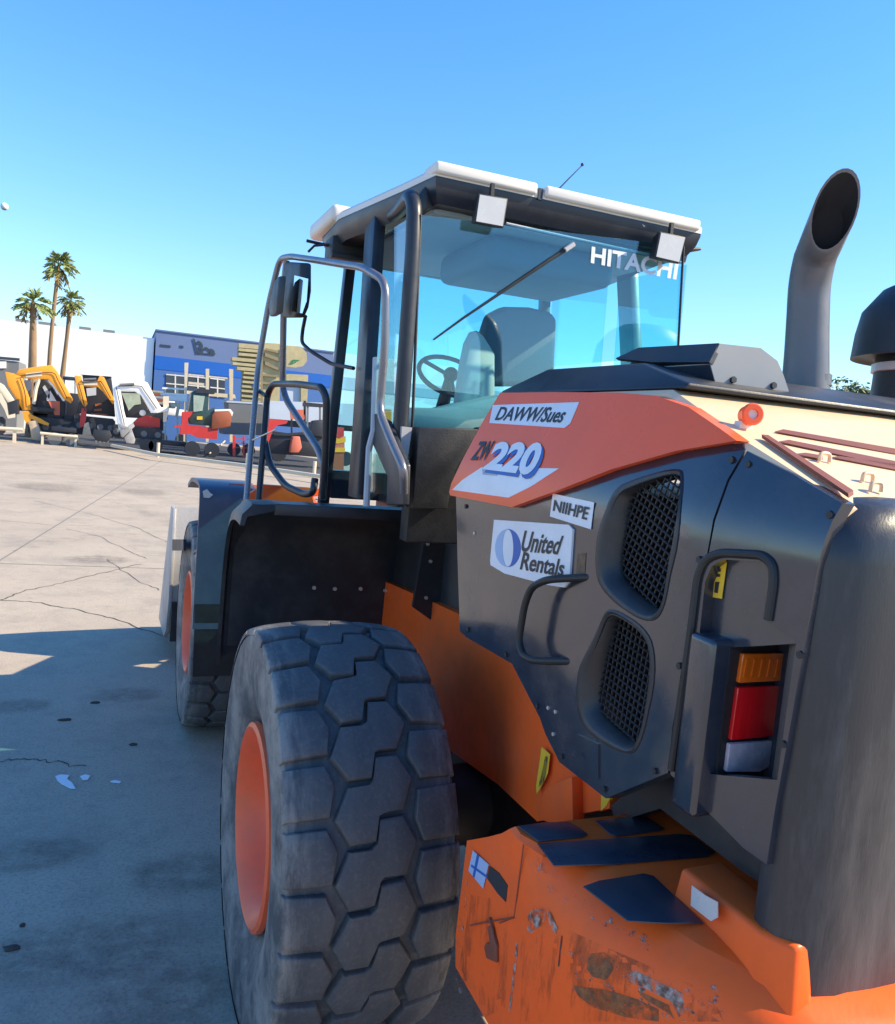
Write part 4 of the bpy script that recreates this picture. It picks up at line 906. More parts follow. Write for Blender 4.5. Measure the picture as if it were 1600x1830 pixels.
# bucket: side profile swept across the machine
BKP = [(4.86, 1.50), (4.75, 1.10), (4.76, .62), (4.90, .32), (5.15, .20), (6.15, .14), (6.15, .17), (5.2, .26), (5.0, .40), (4.90, .68), (4.92, 1.05), (5.10, 1.46)]
bk = MB().loft([[Vector((x, y, z)) for y, z in BKP] for x in (-1.335, 1.335)]).build('bucket', 'bucketm', LD, angle=40)
for s in (-1, 1):
    plate('bucket_cheek', [Vector((s*1.335, y, z)) for y, z in [(4.84, 1.49), (4.73, 1.10), (4.74, .62), (4.88, .30), (5.15, .18), (6.15, .12), (5.55, .95), (5.12, 1.48)]], (s*.03, 0, 0), 'bucketm', bk, bevel=.004)
plate('bucket_ear', [PX(x, y, -1.371) for x, y in [(312, 964), (333, 964), (333, 984), (312, 984)]], (-.02, 0, 0), 'ink', bk)
MB().box((-1.335, 4.70, .25), (-1.02, 4.745, .62)).build('wear_plate', 'black', bk)
# ================================================================== BACKGROUND
M['wh_white'] = mat('white_warehouse_wall', (.88, .88, .87), .7, var=.02, scale=.4, dirt=(.6, .6, .6), dirt_amt=.2, dscale=.3)
M['b_top'] = mat('grey_blue_wall', (.13, .185, .34), .7, var=.03, scale=.5)
M['b_band'] = mat('blue_band_wall', (.004, .11, .46), .6, var=.03, scale=.5)
M['b_low'] = mat('mid_blue_wall', (.06, .15, .38), .7, var=.03, scale=.5)
M['win'] = mat('dark_window', (.05, .06, .08), .15)
M['frame'] = mat('pale_frame', (.72, .68, .60), .6)
M['tan'] = mat('tan_boards', (.44, .37, .20), .75, var=.15, scale=3)
M['tan2'] = mat('dark_tan_boards', (.24, .20, .12), .8, var=.15, scale=3)
M['green'] = mat('green_script', (.03, .2, .08), .6)
M['trunk'] = mat('palm_trunk', (.27, .17, .09), .9, var=.3, scale=2, stretch=(1, 1, .3))
M['frond'] = mat('palm_frond', (.24, .28, .08), .6, var=.35, scale=2)
M['frondy'] = mat('dry_palm_frond', (.25, .20, .06), .7, var=.3, scale=2)
M['leaf'] = mat('bush_leaf', (.09, .12, .03), .6, var=.4, scale=3)
M['x_orange'] = mat('machine_orange', (.92, .36, .025), .4, var=.08, scale=1.5)
M['x_cream'] = mat('machine_cream', (.72, .62, .46), .5, var=.08, scale=1.5)
M['x_white'] = mat('machine_white', (.90, .88, .84), .5, var=.05, scale=1.5)
M['x_dark'] = mat('machine_dark', (.022, .024, .032), .5, var=.2, scale=2)
M['x_navy'] = mat('machine_glass', (.03, .04, .06), .12)
M['x_red'] = mat('machine_red', (.55, .035, .03), .45, var=.1, scale=1.5)
M['x_coral'] = mat('machine_coral', (.66, .16, .09), .5, var=.06, scale=1.5)
M['x_brown'] = mat('machine_brown', (.32, .085, .035), .5, var=.06, scale=1.5)
M['x_grey'] = mat('machine_grey', (.17, .175, .18), .6, var=.06, scale=1.5)
M['x_pale'] = mat('pale_blue_panel', (.50, .55, .62), .6, var=.04, scale=1)
M['x_worn'] = mat('worn_tan_steel', (.56, .42, .28), .6, var=.2, scale=4)
M['x_teal'] = mat('dark_green_cab', (.03, .06, .055), .3, var=.2, scale=3)
M['x_greenish'] = mat('pale_green_panel', (.35, .42, .34), .4, var=.2, scale=3)
M['rail_c'] = mat('cream_rail', (.68, .58, .42), .6, var=.08, scale=3)
def pr(name, q, Y, d, m, parent, bevel=0.):
    return plate(name, [PY(x, y, Y) for x, y in q], (0, d, 0), m, parent, bevel)
def gthing(name, label, cat, px, Y, group=None):
    p = PY(px, 780, Y); return thing(name, label, cat, (p.x, Y, 0), group)
def dropbox(name, x0, x1, ytop, Y, d, m, parent, zb=0., bevel=.0):
    a = PY(x0, ytop, Y); b = PY(x1, ytop+(x1-x0)*.0896, Y)
    return MB().box((a.x, Y, zb), (b.x, Y+d, (a.z+b.z)/2)).build(name, m, parent, bevel=bevel)
# --- buildings
t = gthing('warehouse', 'long white warehouse behind the palms with a plain bright wall', 'warehouse', 100, 74)
a = PY(0, 570, 74); MB().box((-75, 70.3, 0), (PY(277, 605, 70.3).x-.05, 110, PY(100, 583, 70.3).z)).build('wall', 'wh_white', t)
for x0, x1, y in ((27, 50, 569), (68, 99, 576), (141, 162, 587), (184, 205, 594)):
    p = PY(x0, y, 70.3); q = PY(x1, y+3, 70.3); zr = PY(100, 583, 70.3).z; MB().box((p.x, 70.5, zr), (q.x, 72, zr+.25)).build('roof_unit', 'x_grey', t)
t = gthing('warehouse', 'white building continuing to the right of the blue office, seen beside the cab', 'warehouse', 640, 76)
p = PY(598, 627, 76); MB().box((p.x, 76.5, 0), (60, 115, p.z-.05)).build('wall', 'wh_white', t)
pr('blue_stripe', [(598, 672), (650, 677), (900, 700), (900, 724), (598, 694)], 76.45, .04, 'x_pale', t)
YB = 70.
t = gthing('office_building', 'grey blue office building with a bright blue band and large windows', 'building', 430, YB)
zt_ = PY(277, 595, YB).z; xa = PY(277, 640, YB).x; xb = PY(596, 640, YB).x; zt2 = PY(596, 626, YB).z
z1 = PY(277, 635, YB).z; z2 = PY(277, 659, YB).z
MB().box((xa, YB, z1), (xb, YB+20, (zt_+zt2)/2)).build('wall', 'b_top', t)
MB().box((xa, YB-.03, z2), (xb, YB+20, z1)).build('blue_band', 'b_band', t)
MB().box((xa, YB, 0), (xb, YB+20, z2)).build('lower_wall', 'b_low', t)
MB().box((xa-.08, YB-.1, (zt_+zt2)/2), (xb+.08, YB+20, (zt_+zt2)/2+.12)).build('parapet', 'b_top', t)
for q in ([(297, 668), (330, 671), (330, 705), (297, 702)], [(336, 671), (372, 675), (372, 706), (336, 703)], [(376, 675), (402, 678), (402, 712), (376, 709)]):
    w_ = pr('window', q, YB-.06, .05, 'win', t)
    cx = (q[0][0]+q[1][0])/2
    pr('window_frame', [(cx-1.2, q[0][1]+1), (cx+1.2, q[0][1]+1), (cx+1.2, q[2][1]-2), (cx-1.2, q[2][1]-2)], YB-.09, .02, 'frame', w_)
    pr('window_frame', [(q[0][0], q[0][1]), (q[1][0], q[1][1]), (q[1][0], q[1][1]+2), (q[0][0], q[0][1]+2)], YB-.10, .03, 'frame', w_)
    pr('window_frame', [(q[0][0], q[0][1]+16), (q[1][0], q[1][1]+16), (q[1][0], q[1][1]+18), (q[0][0], q[0][1]+18)], YB-.10, .03, 'frame', w_)
for q in ([(287, 615), (305, 617), (305, 621), (287, 619)], [(322, 617), (328, 618), (328, 622), (322, 621)]): pr('vent', q, YB-.05, .04, 'x_navy', t)
lettering('lettering', '\\3ea', ((344, 604), (385, 622), (385, 634), (346, 633)), 'x_navy', t, lambda x, y: PY(x, y, YB-.06), bold=.05)
pr('sign_underline', [(355, 630), (384, 633), (384, 635), (355, 632)], YB-.07, .05, 'x_navy', t)
# --- tan slatted tower with a rounded sign board
YT = 52.
t = gthing('sign_tower', 'tan tower of slatted boards carrying a rounded board with green script', 'tower', 480, YT)
pr('post', [(428, 618), (470, 622), (470, 730), (434, 730), (436, 660), (428, 655)], YT+.3, 1.2, 'tan2', t)
sl = [(427, 613, 468, 8), (427, 622, 468, 5), (427, 630, 466, 5), (415, 638, 466, 6), (416, 647, 466, 5), (424, 655, 466, 6), (436, 664, 466, 4), (435, 672, 466, 4), (434, 680, 466, 4), (433, 688, 466, 4), (432, 696, 466, 4), (432, 705, 466, 4), (432, 713, 466, 4)]
mb = MB()
for x0, y0, x1, h in sl:
    k = .0896*(x1-x0); mb.prism([PY(x, y, YT) for x, y in [(x0, y0), (x1, y0+k), (x1, y0+k+h), (x0, y0+h)]], (0, .9, 0))
for q in ([(470, 612), (500, 614), (500, 728), (462, 726)],): mb.prism([PY(x, y, YT+.5) for x, y in q], (0, .8, 0))
mb.build('slat_boards', 'tan', t, weld=False)
mb = MB()
for q in ([(474, 630), (500, 640), (500, 646), (474, 637)], [(474, 645), (500, 658), (500, 663), (474, 652)], [(470, 668), (498, 670), (498, 674), (470, 672)], [(470, 682), (498, 684), (498, 688), (470, 686)], [(476, 622), (500, 628), (500, 632), (476, 626)]): mb.prism([PY(x, y, YT+.3) for x, y in q], (0, .15, 0))
mb.build('cross_boards', 'tan2', t, weld=False)
bd = [(512, 617), (538, 619), (548, 630), (549, 645), (542, 654), (528, 657), (512, 655)]
sb = pr('sign_board', bd, YT+.1, .3, 'tan', t)
lettering('lettering', 'gr', ((519, 642), (536, 643), (534, 652), (517, 651)), 'green', sb, lambda x, y: PY(x, y, YT+.07), shear=.3, bold=.03)
pr('column', [(512, 668), (551, 670), (549, 730), (538, 730), (538, 690), (512, 688)], YT+.4, .8, 'tan', t)
pr('pale_door', [(512, 690), (537, 690), (537, 730), (512, 730)], YT+.6, .3, 'x_pale', t)
t = gthing('grey_shed', 'small grey flat roofed shed at the left edge of the yard', 'shed', 10, 64)
dropbox('wall', -60, 34, 637, 64, 5, 'x_grey', t); pr('roof_edge', [(-60, 632), (35, 640), (35, 645), (-60, 637)], 63.9, .2, 'x_navy', t); pr('pale_panel', [(-40, 646), (11, 646), (11, 658), (-40, 658)], 63.9, .08, 'x_white', t)

# --- palms
def palm(label, bx, by, tx, ty, Y, r0, r1, cr_, seed, bend=0.):
    rnd = random.Random(seed)
    top_ = PY(tx, ty, Y); b = PY(bx, by, Y); sl_ = (top_.x-b.x)/(top_.z-b.z); base_ = Vector((b.x-sl_*b.z, Y, 0))
    t = thing('palm_tree', label, 'palm tree', base_, 'palms in front of the white warehouse')
    pts = [base_.lerp(top_, k/8)+Vector((bend*math.sin(PI*k/8), 0, 0)) for k in range(9)]
    MB().tube(pts, [r0*(1.25 if k == 0 else 1)+(r1-r0)*k/8+rnd.uniform(-.02, .02) for k in range(9)], 12).build('trunk', 'trunk', t)
    mb = MB(); md = MB()
    for k in range(46):
        az = rnd.uniform(0, 2*PI); el = rnd.uniform(-.95, 1.45); L_ = cr_*rnd.uniform(.75, 1.12)
        tgt = md if el < -.45 else mb
        d = Vector((math.cos(az)*math.cos(el), math.sin(az)*math.cos(el), math.sin(el)))
        P = []
        for i in range(7):
            f = i/6; P.append(top_+d*L_*f+Vector((0, 0, -.42*L_*f*f)))
        side = d.cross(Vector((0, 0, 1)));
        if side.length < .1: side = Vector((1, 0, 0))
        side.normalize()
        for i in range(2, 6):                                        # petiole then a fan of leaflets
            c = P[i]
            dd = (P[i+1]-P[i-1]).normalized()
            for s in (-1, 1):
                for jj in range(2):
                    ll = L_*rnd.uniform(.26, .42); q = (dd*rnd.uniform(.5, 1)+side*s*rnd.uniform(.35, .9)+Vector((0, 0, rnd.uniform(-.5, .15)))).normalized()
                    wv = q.cross(Vector((rnd.uniform(-1, 1), rnd.uniform(-1, 1), rnd.uniform(-1, 1)))).normalized()*L_*.045
                    c2 = c+dd*jj*.08*L_
                    tgt.poly([c2-wv*.5, c2+q*ll*.5-wv, c2+q*ll, c2+q*ll*.5+wv, c2+wv*.5])
        w2 = side*.03
        for a, b2 in zip(P, P[1:]): tgt.poly([a-w2, a+w2, b2+w2*.6, b2-w2*.6])
    mb.build('crown', 'frond', t, recalc=False, weld=False); md.build('dry_fronds', 'frondy', t, recalc=False, weld=False)
palm('tallest palm, thin and leaning slightly, between two shorter palms', 92, 655, 105, 474, 57, .17, .10, 1.15, 1, -.15)
palm('shorter palm with a thick trunk, left of the tallest palm', 58, 650, 60, 541, 55, .30, .18, 1.12, 2)
palm('shorter palm with a slim trunk, right of the tallest palm', 113, 660, 127, 538, 58, .18, .13, .98, 3)

# --- excavators and other machines in the yard
YE = 48.
def tracks(t, x0, x1, y0, y1, Y, d=2.2):
    k = .0896*(x1-x0)
    for dy in (0, d-.5):
        P = [(x0, y0+5), (x0+4, y0), (x1-4, y0+k), (x1, y0+k+5), (x1, y1+k-5), (x1-5, y1+k), (x0+5, y1), (x0, y1-5)]
        tr = pr('track', P, Y+dy, .5, 'x_dark', t)
        mb = MB()
        for i in range(4):
            xx = x0+8+(x1-x0-16)*i/3; c = PY(xx, (y0+y1)/2+(xx-x0)*.0896, Y+dy); mb.cyl(c+Vector((0, -.04, 0)), c, .17, 12)
        mb.build('track_rollers', 'x_grey', tr, weld=False)
t = gthing('excavator', 'orange excavator with an arched boom and its bucket resting low, below the left palm', 'excavator', 85, YE, 'excavators parked in the yard')
pr('boom', [(28, 668), (34, 660), (60, 656), (92, 652), (101, 662), (130, 714), (126, 721), (113, 712), (92, 684), (86, 678), (46, 676)], YE, .40, 'x_orange', t, .03)
pr('boom_plate', [(46, 667), (75, 664), (75, 672), (46, 674)], YE-.02, .02, 'x_cream', t)
pr('stick', [(9, 664), (27, 668), (40, 672), (44, 690), (53, 712), (55, 733), (40, 733), (28, 712), (14, 690)], YE+.02, .34, 'x_orange', t, .03)
pr('bucket_link', [(40, 736), (50, 734), (58, 742), (72, 748), (88, 757), (86, 761), (70, 756), (56, 748), (54, 758), (48, 758), (42, 748)], YE, .3, 'x_orange', t)
pr('bucket', [(50, 753), (66, 751), (72, 770), (78, 777), (70, 788), (56, 785), (54, 768)], YE-.1, .8, 'x_worn', t, .02)
MB().tube([PY(60, 722, YE+.1), PY(64, 695, YE+.1), PY(70, 676, YE+.1)], .10, 8).build('boom_cylinder', 'x_cream', t)
MB().tube([PY(88, 678, YE+.1), PY(104, 700, YE+.1), PY(115, 716, YE+.1)], .08, 8).build('boom_cylinder', 'x_white', t)
cb = pr('cab', [(58, 736), (60, 684), (78, 676), (92, 690), (108, 716), (112, 748), (58, 746)], YE+.9, 1.1, 'x_dark', t, .04)
pr('cab_window', [(76, 692), (80, 688), (90, 704), (88, 714), (80, 700)], YE+.86, .03, 'x_pale', cb); pr('cab_window', [(83, 712), (90, 698), (101, 717), (84, 716)], YE+.86, .03, 'x_white', cb)
pr('cab_window', [(42, 680), (56, 678), (56, 696), (48, 700)], YE+.86, .05, 'x_pale', cb)
pr('red_door', [(86, 717), (107, 717), (107, 742), (98, 742)], YE+.82, .08, 'x_coral', t)
pr('counterweight', [(104, 706), (117, 720), (116, 748), (106, 748)], YE+.9, 1.3, 'x_dark', t, .03)
pr('blade_arm', [(34, 724), (96, 730), (96, 736), (34, 734)], YE+.5, .3, 'x_dark', t)
tracks(t, 50, 138, 744, 776, YE+.4)
pr('turntable', [(60, 738), (132, 742), (132, 752), (60, 748)], YE+.9, 1.4, 'x_dark', t)

t = gthing('excavator', 'smaller orange excavator with a straight arm, right of the arched orange excavator', 'excavator', 170, YE-1, 'excavators parked in the yard')
Y2 = YE-1
pr('stick', [(133, 671), (145, 672), (151, 700), (156, 722), (151, 729), (140, 708)], Y2, .3, 'x_orange', t, .02)
pr('boom', [(146, 681), (174, 681), (178, 671), (186, 674), (205, 716), (202, 723), (184, 700), (174, 691), (148, 690)], Y2, .32, 'x_orange', t, .02)
pr('boom_plate', [(150, 682), (174, 683), (174, 688), (150, 688)], Y2-.02, .02, 'x_cream', t)
pr('arm_end', [(146, 730), (154, 728), (154, 748), (150, 763), (142, 763), (143, 748)], Y2, .3, 'x_red', t)
pr('bucket', [(151, 757), (158, 754), (163, 778), (147, 777)], Y2-.1, .6, 'x_worn', t)
cb = pr('cab', [(146, 664), (198, 668), (200, 680), (206, 745), (136, 738), (150, 690)], Y2+1.1, 1.1, 'x_dark', t, .04)
pr('cab_roof', [(143, 659), (200, 664), (200, 673), (143, 669)], Y2+1.0, 1.3, 'x_white', cb); pr('cab_window', [(154, 694), (172, 692), (172, 706), (156, 708)], Y2+1.06, .03, 'x_pale', cb)
mb = MB()
for q in ([(170, 722), (182, 720), (182, 724), (170, 726)], [(168, 731), (182, 730), (182, 734), (168, 735)], [(162, 738), (192, 740), (192, 742), (162, 741)], [(160, 745), (178, 746), (178, 751), (160, 749)]): mb.prism([PY(x, y, Y2+1.04) for x, y in q], (0, .05, 0))
mb.build('engine_louvre', 'x_brown', cb, weld=False)
tracks(t, 134, 206, 742, 776, Y2+.6)

t = gthing('excavator', 'white excavator with a grapple hanging from its arm, beside the pipe rack', 'excavator', 240, YE-2, 'excavators parked in the yard')
Y3 = YE-2
pr('stick', [(199, 676), (212, 680), (216, 700), (222, 735), (232, 772), (224, 776), (212, 768), (206, 730)], Y3, .34, 'x_white', t, .02)
pr('boom', [(209, 680), (255, 680), (264, 684), (276, 708), (288, 728), (300, 728), (300, 735), (282, 738), (270, 738), (252, 706), (240, 699), (212, 697)], Y3, .36, 'x_white', t, .02)
pr('boom_foot', [(292, 708), (302, 708), (302, 732), (297, 754), (292, 754)], Y3+.1, .4, 'x_cream', t)
for q in ([(212, 757), (220, 757), (236, 768), (238, 774), (230, 772), (214, 764)], [(214, 770), (238, 756), (241, 762), (220, 782), (216, 780)], [(222, 782), (236, 768), (242, 786), (240, 793), (226, 792)]):
    pr('grapple_tine', q, Y3-.15, .5, 'bucketm', t, .02)
cb = pr('cab', [(213, 699), (252, 700), (262, 724), (266, 748), (224, 746)], Y3+1.0, 1.1, 'x_dark', t, .04)
pr('cab_window', [(217, 702), (250, 703), (252, 722), (240, 724), (230, 734), (226, 724)], Y3+.95, .04, 'x_greenish', cb)
MB().ball(PY(255, 738, Y3+.95), .18, (1, .4, 1)).build('work_lamp', 'x_white', cb)
pr('engine_cover', [(264, 730), (300, 734), (300, 750), (264, 748)], Y3+1.0, 1.1, 'x_navy', t)
pr('red_base', [(238, 756), (246, 748), (262, 742), (286, 748), (286, 764), (238, 764)], Y3+.9, 1.2, 'x_red', t)
tracks(t, 200, 290, 758, 782, Y3+.6)

t = gthing('excavator', 'pale excavator arm with a dark bucket cut off by the left edge of the picture', 'excavator', 5, YE, 'excavators parked in the yard')
pr('stick', [(-14, 676), (6, 688), (26, 717), (18, 724), (2, 703), (-14, 694)], YE-.6, .34, 'x_cream', t, .02)
pr('boom', [(-60, 668), (-14, 674), (-12, 696), (-60, 690)], YE-.6, .36, 'x_cream', t)
pr('bucket', [(12, 720), (32, 713), (32, 740), (14, 743)], YE-.7, .8, 'x_dark', t, .02)
pr('blade_frame', [(-4, 700), (2, 703), (12, 722), (15, 742), (27, 739), (27, 746), (14, 748), (8, 732), (-4, 712)], YE-.75, .06, 'x_cream', t)
pr('cab', [(-60, 690), (-6, 696), (-6, 748), (-60, 744)], YE+.5, 1.2, 'x_dark', t, .04); tracks(t, -70, 8, 738, 770, YE+.2)

def hose(t, pts, Y, r=.022, m='x_dark'): MB().tube(catmull([PY(x, y, Y) for x, y in pts], 4), r, 6).build('hose', m, t)
ex = [o for o in COL.objects if o.name.startswith('excavator') and o.parent is None]
hose(ex[0], [(120, 712), (104, 680), (94, 666), (60, 668), (36, 672)], YE-.06); hose(ex[0], [(36, 676), (44, 700), (47, 728)], YE-.05)
hose(ex[1], [(198, 712), (182, 684), (176, 682), (146, 684)], Y2-.05); hose(ex[1], [(140, 684), (148, 712), (152, 735)], Y2-.05)
hose(ex[2], [(280, 730), (258, 698), (250, 690), (212, 690)], Y3-.05); hose(ex[2], [(208, 692), (216, 730), (224, 766)], Y3-.05)
MB().tube([PY(214, 688, Y3-.08), PY(240, 686, Y3-.08)], .07, 8).build('boom_cylinder', 'x_grey', ex[2]); MB().tube([PY(150, 678, Y2-.05), PY(172, 677, Y2-.05)], .06, 8).build('boom_cylinder', 'x_grey', ex[1])
t = gthing('compact_loader', 'dark compact loader half hidden between the two orange excavators', 'loader', 122, 53)
pr('body', [(104, 700), (142, 704), (142, 752), (104, 748)], 53, 1.6, 'x_dark', t, .05); pr('canopy', [(112, 672), (136, 674), (138, 680), (112, 678)], 52.9, 1.6, 'x_navy', t, .03)
for x in (114, 133): pr('canopy_post', [(x, 678), (x+2, 678), (x+2, 704), (x, 704)], 53, .12, 'x_grey', t)
pr('panel', [(118, 694), (132, 696), (131, 702), (118, 700)], 52.95, .05, 'x_white', t)
t = gthing('flatbed_trailer', 'low dark flatbed trailer lying between the white excavator and the forklift', 'trailer', 285, 46)
pr('deck', [(236, 782), (334, 791), (334, 799), (236, 790)], 46, 2.0, 'x_dark', t, .02); pr('tongue', [(334, 792), (352, 795), (352, 798), (334, 797)], 46.8, .2, 'x_grey', t)
for x in (262, 278): c = PY(x, 797, 46); MB().cyl(Vector((c.x, 45.95, .38)), Vector((c.x, 46.2, .38)), .38, 18).build('wheel', 'x_dark', t)
t = gthing('pallet_stack', 'brown stack of pallets behind the white excavator grapple', 'pallets', 275, 56)
for k in range(5): pr('pallet', [(258, 716-k*5), (292, 719-k*5), (292, 722.5-k*5), (258, 719.5-k*5)], 56, 1.2, 'x_brown' if k % 2 else 'tan', t)
pr('load', [(258, 720), (292, 723), (292, 770), (258, 766)], 56.05, 1.1, 'x_dark', t)
t = gthing('attachment', 'dark digging bucket resting under the smaller orange excavator', 'bucket', 182, 45)
pr('shell', [(168, 768), (196, 770), (200, 780), (192, 790), (172, 788), (165, 778)], 45, 1.1, 'x_dark', t, .03)
for k in range(4): pr('tooth', [(170+k*7, 787), (174+k*7, 787.5), (172+k*7, 793)], 45.0+k*.01, .1, 'x_grey', t)
t = gthing('attachment', 'dark trench roller parked under the arched orange excavator', 'roller', 108, 46)
pr('frame', [(92, 762), (136, 766), (136, 774), (92, 770)], 46.3, .9, 'x_dark', t, .02)
for x in (98, 128): c = PY(x, 778, 46.3); MB().cyl(Vector((c.x, 46.25, .35)), Vector((c.x, 47.1, .35)), .35, 18).build('drum', 'x_grey', t)
t = gthing('pickup_truck', 'white pickup truck far behind the work platform', 'pickup', 305, 62)
pr('body', [(283, 728), (335, 733), (335, 745), (283, 741)], 62, 2., 'x_white', t, .08); pr('cab', [(292, 716), (312, 717), (318, 731), (288, 729)], 62.1, 1.7, 'x_white', t, .06); pr('window', [(295, 719), (310, 720), (314, 729), (293, 728)], 62.05, .08, 'x_navy', t)
for x in (292, 325): c = PY(x, 742, 62); MB().cyl(Vector((c.x, 61.95, .38)), Vector((c.x, 62.25, .38)), .38, 18).build('wheel', 'x_dark', t)
# --- pipe rack, platform, telehandler, trailer
t = gthing('pipe_rack', 'tall cream pipe rack with three posts in front of the blue office', 'rack', 370, 56)
for q in ([(330, 648), (337, 648), (334, 700), (332, 790), (328, 790), (330, 700)], [(368, 659), (374, 659), (373, 790), (368, 790)], [(410, 659), (417, 660), (416, 790), (411, 790)]): pr('post', q, 56, .25, 'rail_c', t)
for q in ([(337, 668), (410, 675), (410, 677.5), (337, 670.5)], [(337, 682), (368, 685), (368, 690), (337, 686)], [(334, 698), (420, 705), (422, 712), (334, 704)]): pr('crossbar', q, 56.05, .15, 'rail_c', t)
t = gthing('work_platform', 'white railed work platform beside the pipe rack', 'platform', 310, 54)
for q in ([(290, 692), (332, 694), (332, 697), (290, 695)], [(287, 701), (334, 704), (334, 708), (287, 706)]): pr('rail', q, 54, .1, 'x_white', t)
pr('deck', [(297, 706), (334, 708), (334, 718), (297, 714)], 54, 1.2, 'x_white', t)
for x in (294, 316, 331): pr('post', [(x, 692), (x+3, 692), (x+3, 790), (x, 790)], 54.02, .08, 'rail_c', t)
pr('leg_frame', [(303, 719), (324, 720), (318, 745), (313, 745), (316, 727), (306, 727)], 54.1, .1, 'rail_c', t)
YR = 45.
t = gthing('forklift', 'red forklift with a dark green cab and a brown rear cover', 'forklift', 360, YR)
pr('mast', [(326, 736), (345, 735), (342, 742), (336, 748), (336, 776), (322, 776), (323, 764), (312, 763), (312, 760), (325, 759)], YR, .5, 'x_red', t)
pr('chassis', [(330, 758), (390, 766), (388, 785), (356, 783), (340, 776), (330, 775)], YR+.1, 1.2, 'x_red', t)
cb = pr('cab', [(336, 745), (342, 702), (350, 697), (374, 698), (372, 735), (384, 728), (384, 762), (340, 758)], YR+.2, 1.2, 'x_teal', t, .03)
pr('cab_roof', [(350, 698), (353, 694), (382, 697), (384, 704), (350, 702)], YR+.1, 1.3, 'x_dark', cb)
pr('cab_window', [(346, 706), (366, 708), (362, 734), (346, 736)], YR+.15, .04, 'x_greenish', cb)
pr('number_panel', [(352, 744), (362, 744), (362, 750), (352, 750)], YR+.14, .05, 'yellow', cb)
pr('rear_cover', [(379, 742), (384, 735), (410, 734), (414, 740), (412, 762), (398, 765), (378, 768)], YR, 1.3, 'x_brown', t, .05)
pr('cover_rim', [(384, 732), (412, 731), (417, 737), (415, 744), (410, 735), (384, 736)], YR+.1, 1.2, 'x_white', t)
for x in (345, 380):
    c = PY(x, 786, YR); w2 = MB().cyl(Vector((c.x, YR-.02, .42)), Vector((c.x, YR+.35, .42)), .42, 20).build('wheel', 'x_dark', t)
YG = 49.
t = gthing('box_trailer', 'grey box trailer behind the forklift', 'trailer', 440, YG)
pr('body', [(408, 715), (470, 719), (470, 778), (400, 776), (398, 766), (412, 764)], YG, 2.4, 'x_grey', t); pr('roof_rim', [(405, 716), (470, 720), (470, 723), (405, 719)], YG-.03, 2.4, 'x_pale', t)
for x in (420, 446):
    c = PY(x, 790, YG); MB().cyl(Vector((c.x, YG+.1, .4)), Vector((c.x, YG+.4, .4)), .4, 20).build('wheel', 'x_dark', t)
t = gthing('metal_gate', 'low dark gate of thin red bars beside the grey trailer', 'gate', 425, 42)
for q in ([(416, 778), (421, 778), (421, 816), (416, 814)], [(434, 779), (437, 779), (437, 818), (434, 816)], [(446, 779), (449, 779), (449, 818), (446, 817)]): pr('post', q, 42, .06, 'x_red', t)
for y in (782, 790, 798): pr('bar', [(416, y), (450, y+3), (450, y+4), (416, y+1.3)], 42.01, .04, 'x_red', t)
t = gthing('box_trailer', 'pale blue box trailer seen between the cab handrails', 'trailer', 600, 46)
pr('body', [(482, 716), (640, 722), (640, 762), (482, 748)], 46, 2.2, 'x_pale', t)
for x in (500, 620):
    c = PY(x, 800, 46); MB().cyl(Vector((c.x, 46.1, .45)), Vector((c.x, 46.4, .45)), .45, 20).build('wheel', 'x_dark', t)
pr('frame', [(482, 748), (640, 762), (640, 772), (482, 760)], 46.2, 1.8, 'x_dark', t)
t = gthing('sign_board', 'small coral coloured board standing in front of the pale trailer', 'board', 533, 43)
pr('panel', [(518, 732), (545, 732), (545, 749), (520, 749)], 43, .08, 'x_coral', t); pr('leg', [(543, 716), (547, 716), (547, 800), (543, 800)], 43, .08, 'x_dark', t); pr('leg', [(520, 749), (523, 749), (523, 800), (520, 800)], 43.02, .05, 'x_dark', t)
t = gthing('skid_loader', 'red compact loader seen through the handrail loop with its dark seat', 'loader', 520, 40)
pr('arm', [(481, 748), (515, 752), (512, 757), (496, 760), (488, 768), (480, 792), (474, 794), (480, 762)], 40, .3, 'x_red', t)
pr('arm', [(486, 770), (515, 774), (545, 772), (545, 776), (515, 779), (490, 778)], 40.5, .2, 'x_dark', t)
pr('body', [(482, 776), (580, 778), (580, 818), (482, 810)], 40.6, 1.5, 'x_dark', t, .03)
pr('seat', [(553, 768), (560, 752), (578, 750), (582, 782), (553, 778)], 40.4, .6, 'x_dark', t, .05)
pr('canopy', [(549, 719), (580, 722), (580, 728), (549, 726)], 40.4, 1.2, 'x_dark', t); pr('canopy_post', [(549, 724), (552, 724), (551, 776), (548, 776)], 40.45, .1, 'x_grey', t); pr('canopy_post', [(571, 727), (574, 727), (574, 752), (571, 752)], 41.3, .1, 'x_grey', t)
pr('hood', [(524, 780), (536, 780), (540, 800), (534, 809), (519, 809), (521, 794)], 40, .5, 'x_coral', t, .04)
t = gthing('orange_bin', 'stacked orange plastic drum beside the cab post', 'bin', 605, 22)
pr('lid', [(590, 762), (615, 764), (615, 779), (607, 783), (594, 780)], 22.05, .4, 'x_red', t); pr('collar', [(587, 774), (594, 781), (607, 784), (618, 780), (618, 790), (604, 793), (587, 788)], 22, .5, 'x_orange', t)
pr('body', [(589, 788), (604, 793), (616, 790), (616, 800), (589, 800)], 22.02, .48, 'x_coral', t); pr('lower_collar', [(588, 800), (617, 800), (617, 808), (588, 808)], 22, .5, 'x_orange', t); pr('lower_body', [(590, 808), (615, 808), (614, 868), (590, 866)], 22.03, .46, 'x_brown', t)
t = gthing('orange_bin', 'bright orange box glimpsed through the cab side window', 'bin', 685, 40)
